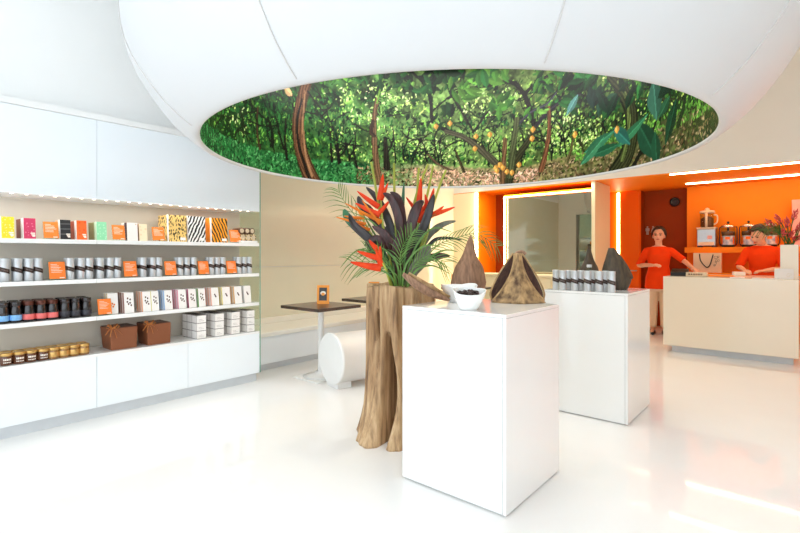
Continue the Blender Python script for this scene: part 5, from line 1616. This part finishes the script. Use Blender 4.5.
def place_head(t, body, mtx, hair_kw):
    merge(body, head_mesh(), mtx)
    merge(MB(), MB())
    merge_h = merge(MB(), hair_mesh(**hair_kw), mtx); merge_h.build('hair', M['hair'], t)
    for sx in (-1, 1):
        merge(MB(), MB().ball((sx * 0.032, -0.0765, 0.118), 0.0125, 0.008, 0.0075, 10), mtx).build('eye', M['eye_m'], t)
        merge(MB(), MB().tube([(sx * 0.016, -0.090, 0.139), (sx * 0.034, -0.089, 0.144), (sx * 0.054, -0.073, 0.138)], [0.003, 0.004, 0.002], 6), mtx).build('eyebrow', M['hair'], t)
    merge(MB(), MB().tube([(-0.024, -0.083, 0.052), (-0.008, -0.0895, 0.054), (0.008, -0.0895, 0.054), (0.024, -0.083, 0.052)], [0.003, 0.0075, 0.0075, 0.003], 8), mtx).build('lips', M['lips'], t)


def woman(label, loc, rz, neck_top, head_m, armR, armL, palms, hair_kw, legs=True, collar=False, sc=1.0):
    t = thing('person', label, 'person', loc, rz)
    b = MB()
    torso(b, [(0.78, 0.13, 0.10, 0, 0.0), (0.90, 0.165, 0.115, 0, 0.0), (1.0, 0.15, 0.105, 0, 0), (1.10, 0.128, 0.092, 0, 0), (1.2, 0.14, 0.10, 0, -0.005), (1.3, 0.155, 0.105, 0, -0.005), (1.38, 0.15, 0.085, 0, 0.005), (1.425, 0.10, 0.06, 0, 0.01), (1.44, 0.06, 0.05, 0, 0.01)])
    chain(b, [(0, 0.012, 1.40), (0, 0.008, 1.45), neck_top], [0.056, 0.050, 0.052])
    tun = MB()
    torso(tun, [(0.735, 0.205, 0.155, 0, 0.0), (0.80, 0.20, 0.15, 0, 0), (0.92, 0.19, 0.14, 0, 0), (1.02, 0.165, 0.12, 0, 0), (1.10, 0.15, 0.112, 0, -0.005), (1.2, 0.165, 0.122, 0, -0.01), (1.29, 0.178, 0.125, 0, -0.008), (1.37, 0.172, 0.10, 0, 0.004), (1.41, 0.135, 0.078, 0, 0.01), (1.422, 0.10, 0.066, 0, 0.01)])
    for sgn, arm, pal in ((-1, armR, palms[0]), (1, armL, palms[1])):
        sh, el, wr = [Vector(p) for p in arm]
        chain(b, [sh, sh.lerp(el, 0.5), el, el.lerp(wr, 0.55), wr], [0.05, 0.043, 0.038, 0.034, 0.025])
        d = (wr - el).normalized()
        hand(b, wr - d * 0.012, (d + Vector(pal[1])).normalized(), pal[0], 0.4, sgn)
        cuff = el.lerp(wr, 0.02)
        c = catmull([sh + Vector((-sgn * 0.06, 0, -0.01)), sh, sh.lerp(el, 0.5), el.lerp(sh, 0.1), cuff], 5)
        tun.tube(c, lerp_list([0.05, 0.06, 0.058, 0.056, 0.064], len(c)), 16)
    if legs:
        for sx in (-1, 1):
            chain(b, [(sx * 0.085, 0.0, 0.86), (sx * 0.085, -0.005, 0.48), (sx * 0.085, 0.01, 0.28), (sx * 0.085, 0.015, 0.09)], [0.09, 0.056, 0.05, 0.034])
            chain(b, [(sx * 0.085, 0.03, 0.045), (sx * 0.09, -0.06, 0.04), (sx * 0.093, -0.13, 0.03)], [0.034, 0.032, 0.024], flat=0.8)
    place_head(t, b, head_m, hair_kw)
    skin_over(b.build('body', M['skin'], t), 0.0065, 3)
    skin_over(tun.build('tunic', M['tunic'], t), 0.009, 4)
    if legs:
        tr2 = MB()
        torso(tr2, [(0.70, 0.19, 0.125, 0, 0), (0.80, 0.185, 0.125, 0, 0), (0.93, 0.165, 0.115, 0, 0)])
        for sx in (-1, 1):
            c = catmull([(sx * 0.09, 0.0, 0.80), (sx * 0.088, 0, 0.48), (sx * 0.086, 0.012, 0.25), (sx * 0.086, 0.015, 0.11)], 5)
            tr2.tube(c, lerp_list([0.105, 0.078, 0.066, 0.06], len(c)), 16)
        skin_over(tr2.build('trousers', M['trouser'], t), 0.009, 3)
        for sx in (-1, 1):
            q = MB()
            rs = []
            for k in range(12):
                s = k / 11; y_ = 0.075 - 0.26 * s
                w_ = 0.034 + 0.014 * math.sin(PI * min(1, s * 1.2)) - 0.022 * max(0, s - 0.75) * 4 * 0.6; h_ = 0.075 - 0.038 * s
                rs.append([Vector((sx * 0.09 + w_ * math.cos(a), y_, 0.002 + max(0.0, h_ * (0.5 + 0.5 * math.sin(a))))) for a in [2 * PI * j / 14 for j in range(14)]])
            q.rings(rs).build('shoe', M['black'], t)
    if collar:
        MB().tube([(0.083 * math.cos(a), 0.012 + 0.068 * math.sin(a), 1.425 + 0.012 * math.sin(a)) for a in [(-0.5 + 4.14 * k / 16) for k in range(17)]], 0.014, 8).build('collar', M['black'], t)
    t.scale = (sc, sc, sc)
    return t


Rx = lambda a: Matrix.Rotation(a, 4, 'X')
Ry = lambda a: Matrix.Rotation(a, 4, 'Y')
Rz = lambda a: Matrix.Rotation(a, 4, 'Z')
Tm = lambda *p: Matrix.Translation(p)
woman('dark haired woman in orange red tunic and cream trousers standing left of the service counter', (-1.83, 8.70, 0), 0.2,
      (0, 0.0, 1.50), Tm(0, -0.005, 1.475) @ Rz(-0.12) @ Rx(-0.03) @ Matrix.Scale(1.1, 4),
      ((-0.168, 0.01, 1.35), (-0.285, 0.03, 1.12), (-0.085, -0.21, 1.12)), ((0.168, 0.0, 1.35), (0.345, -0.03, 1.20), (0.47, -0.30, 1.07)),
      (((0, 0.5, -0.8), (0.25, 0, 0.05)), ((0, -0.2, -1), (0.05, -0.3, 0.25))), dict(low_back=2.1, low_front=0.8, side=2.0), True, False, 1.0)
woman('dark haired woman in orange red top bending her head over papers behind the counter', (-0.485, 8.74, 0), 0.05,
      (-0.01, -0.05, 1.475), Tm(-0.015, -0.055, 1.455) @ Rz(-0.55) @ Rx(0.42) @ Matrix.Scale(1.08, 4),
      ((-0.17, -0.01, 1.345), (-0.27, -0.06, 1.12), (-0.20, -0.29, 1.065)), ((0.17, -0.01, 1.345), (0.255, -0.06, 1.10), (0.03, -0.27, 1.065)),
      (((0.2, 0, -1), (0.3, -0.2, 0)), ((-0.2, 0, -1), (-0.4, -0.1, 0))), dict(low_back=2.1, low_front=0.9, side=1.8), True, True, 1.0)
o = MB().box(-0.07, 0.07, -0.05, 0.05, 0, 0.05).build('paper_parcel', M['carton'], loc=(-0.72, 8.24, 1.001), bevel=0.006); o.rotation_euler = (0, 0, 0.3)
tag(o, 'small white paper parcel on the counter before the bowing woman', 'parcel')
# ------------------------------------------------------------------ light
def area(name, loc, sx, sy_, e, col, rot=(0, 0, 0)):
    l = bpy.data.lights.new(name, 'AREA'); l.shape = 'RECTANGLE'; l.size = sx; l.size_y = sy_; l.energy = e; l.color = col
    o = bpy.data.objects.new(name, l); COL.objects.link(o); o.location = loc; o.rotation_euler = rot
    return o


area('soffit_fill', (0.4, 8.45, 2.43), 3.6, 1.0, 7, (1.0, 0.84, 0.58))  # broad soft light added to fill the orange zone besides its strips
area('shelf_light', (-4.285, 1.0, 1.716), 0.03, 3.5, 6, (1.0, 0.95, 0.87))
area('bench_fill', (-3.9, 6.4, 3.96), 1.8, 1.6, 28, (1.0, 0.97, 0.92))  # unseen area light added to brighten the bench and its wall
area('niche_light', (-3.5, 7.70, 2.43), 1.8, 0.06, 14, (1.0, 0.84, 0.62))
w = bpy.data.worlds.new('world'); scene.world = w; w.use_nodes = True
bg = w.node_tree.nodes['Background']
bg.inputs['Color'].default_value = (0.84, 0.925, 1.0, 1); bg.inputs['Strength'].default_value = 2.3
scene.view_settings.view_transform = 'Standard'
scene.view_settings.look = 'None'
scene.view_settings.gamma = 1.0
scene.view_settings.use_curve_mapping = False
scene.view_settings.exposure = 0.32
scene.cycles.max_bounces = 10
scene.cycles.diffuse_bounces = 6
scene.cycles.use_denoising = True
scene.cycles.sample_clamp_indirect = 6.0
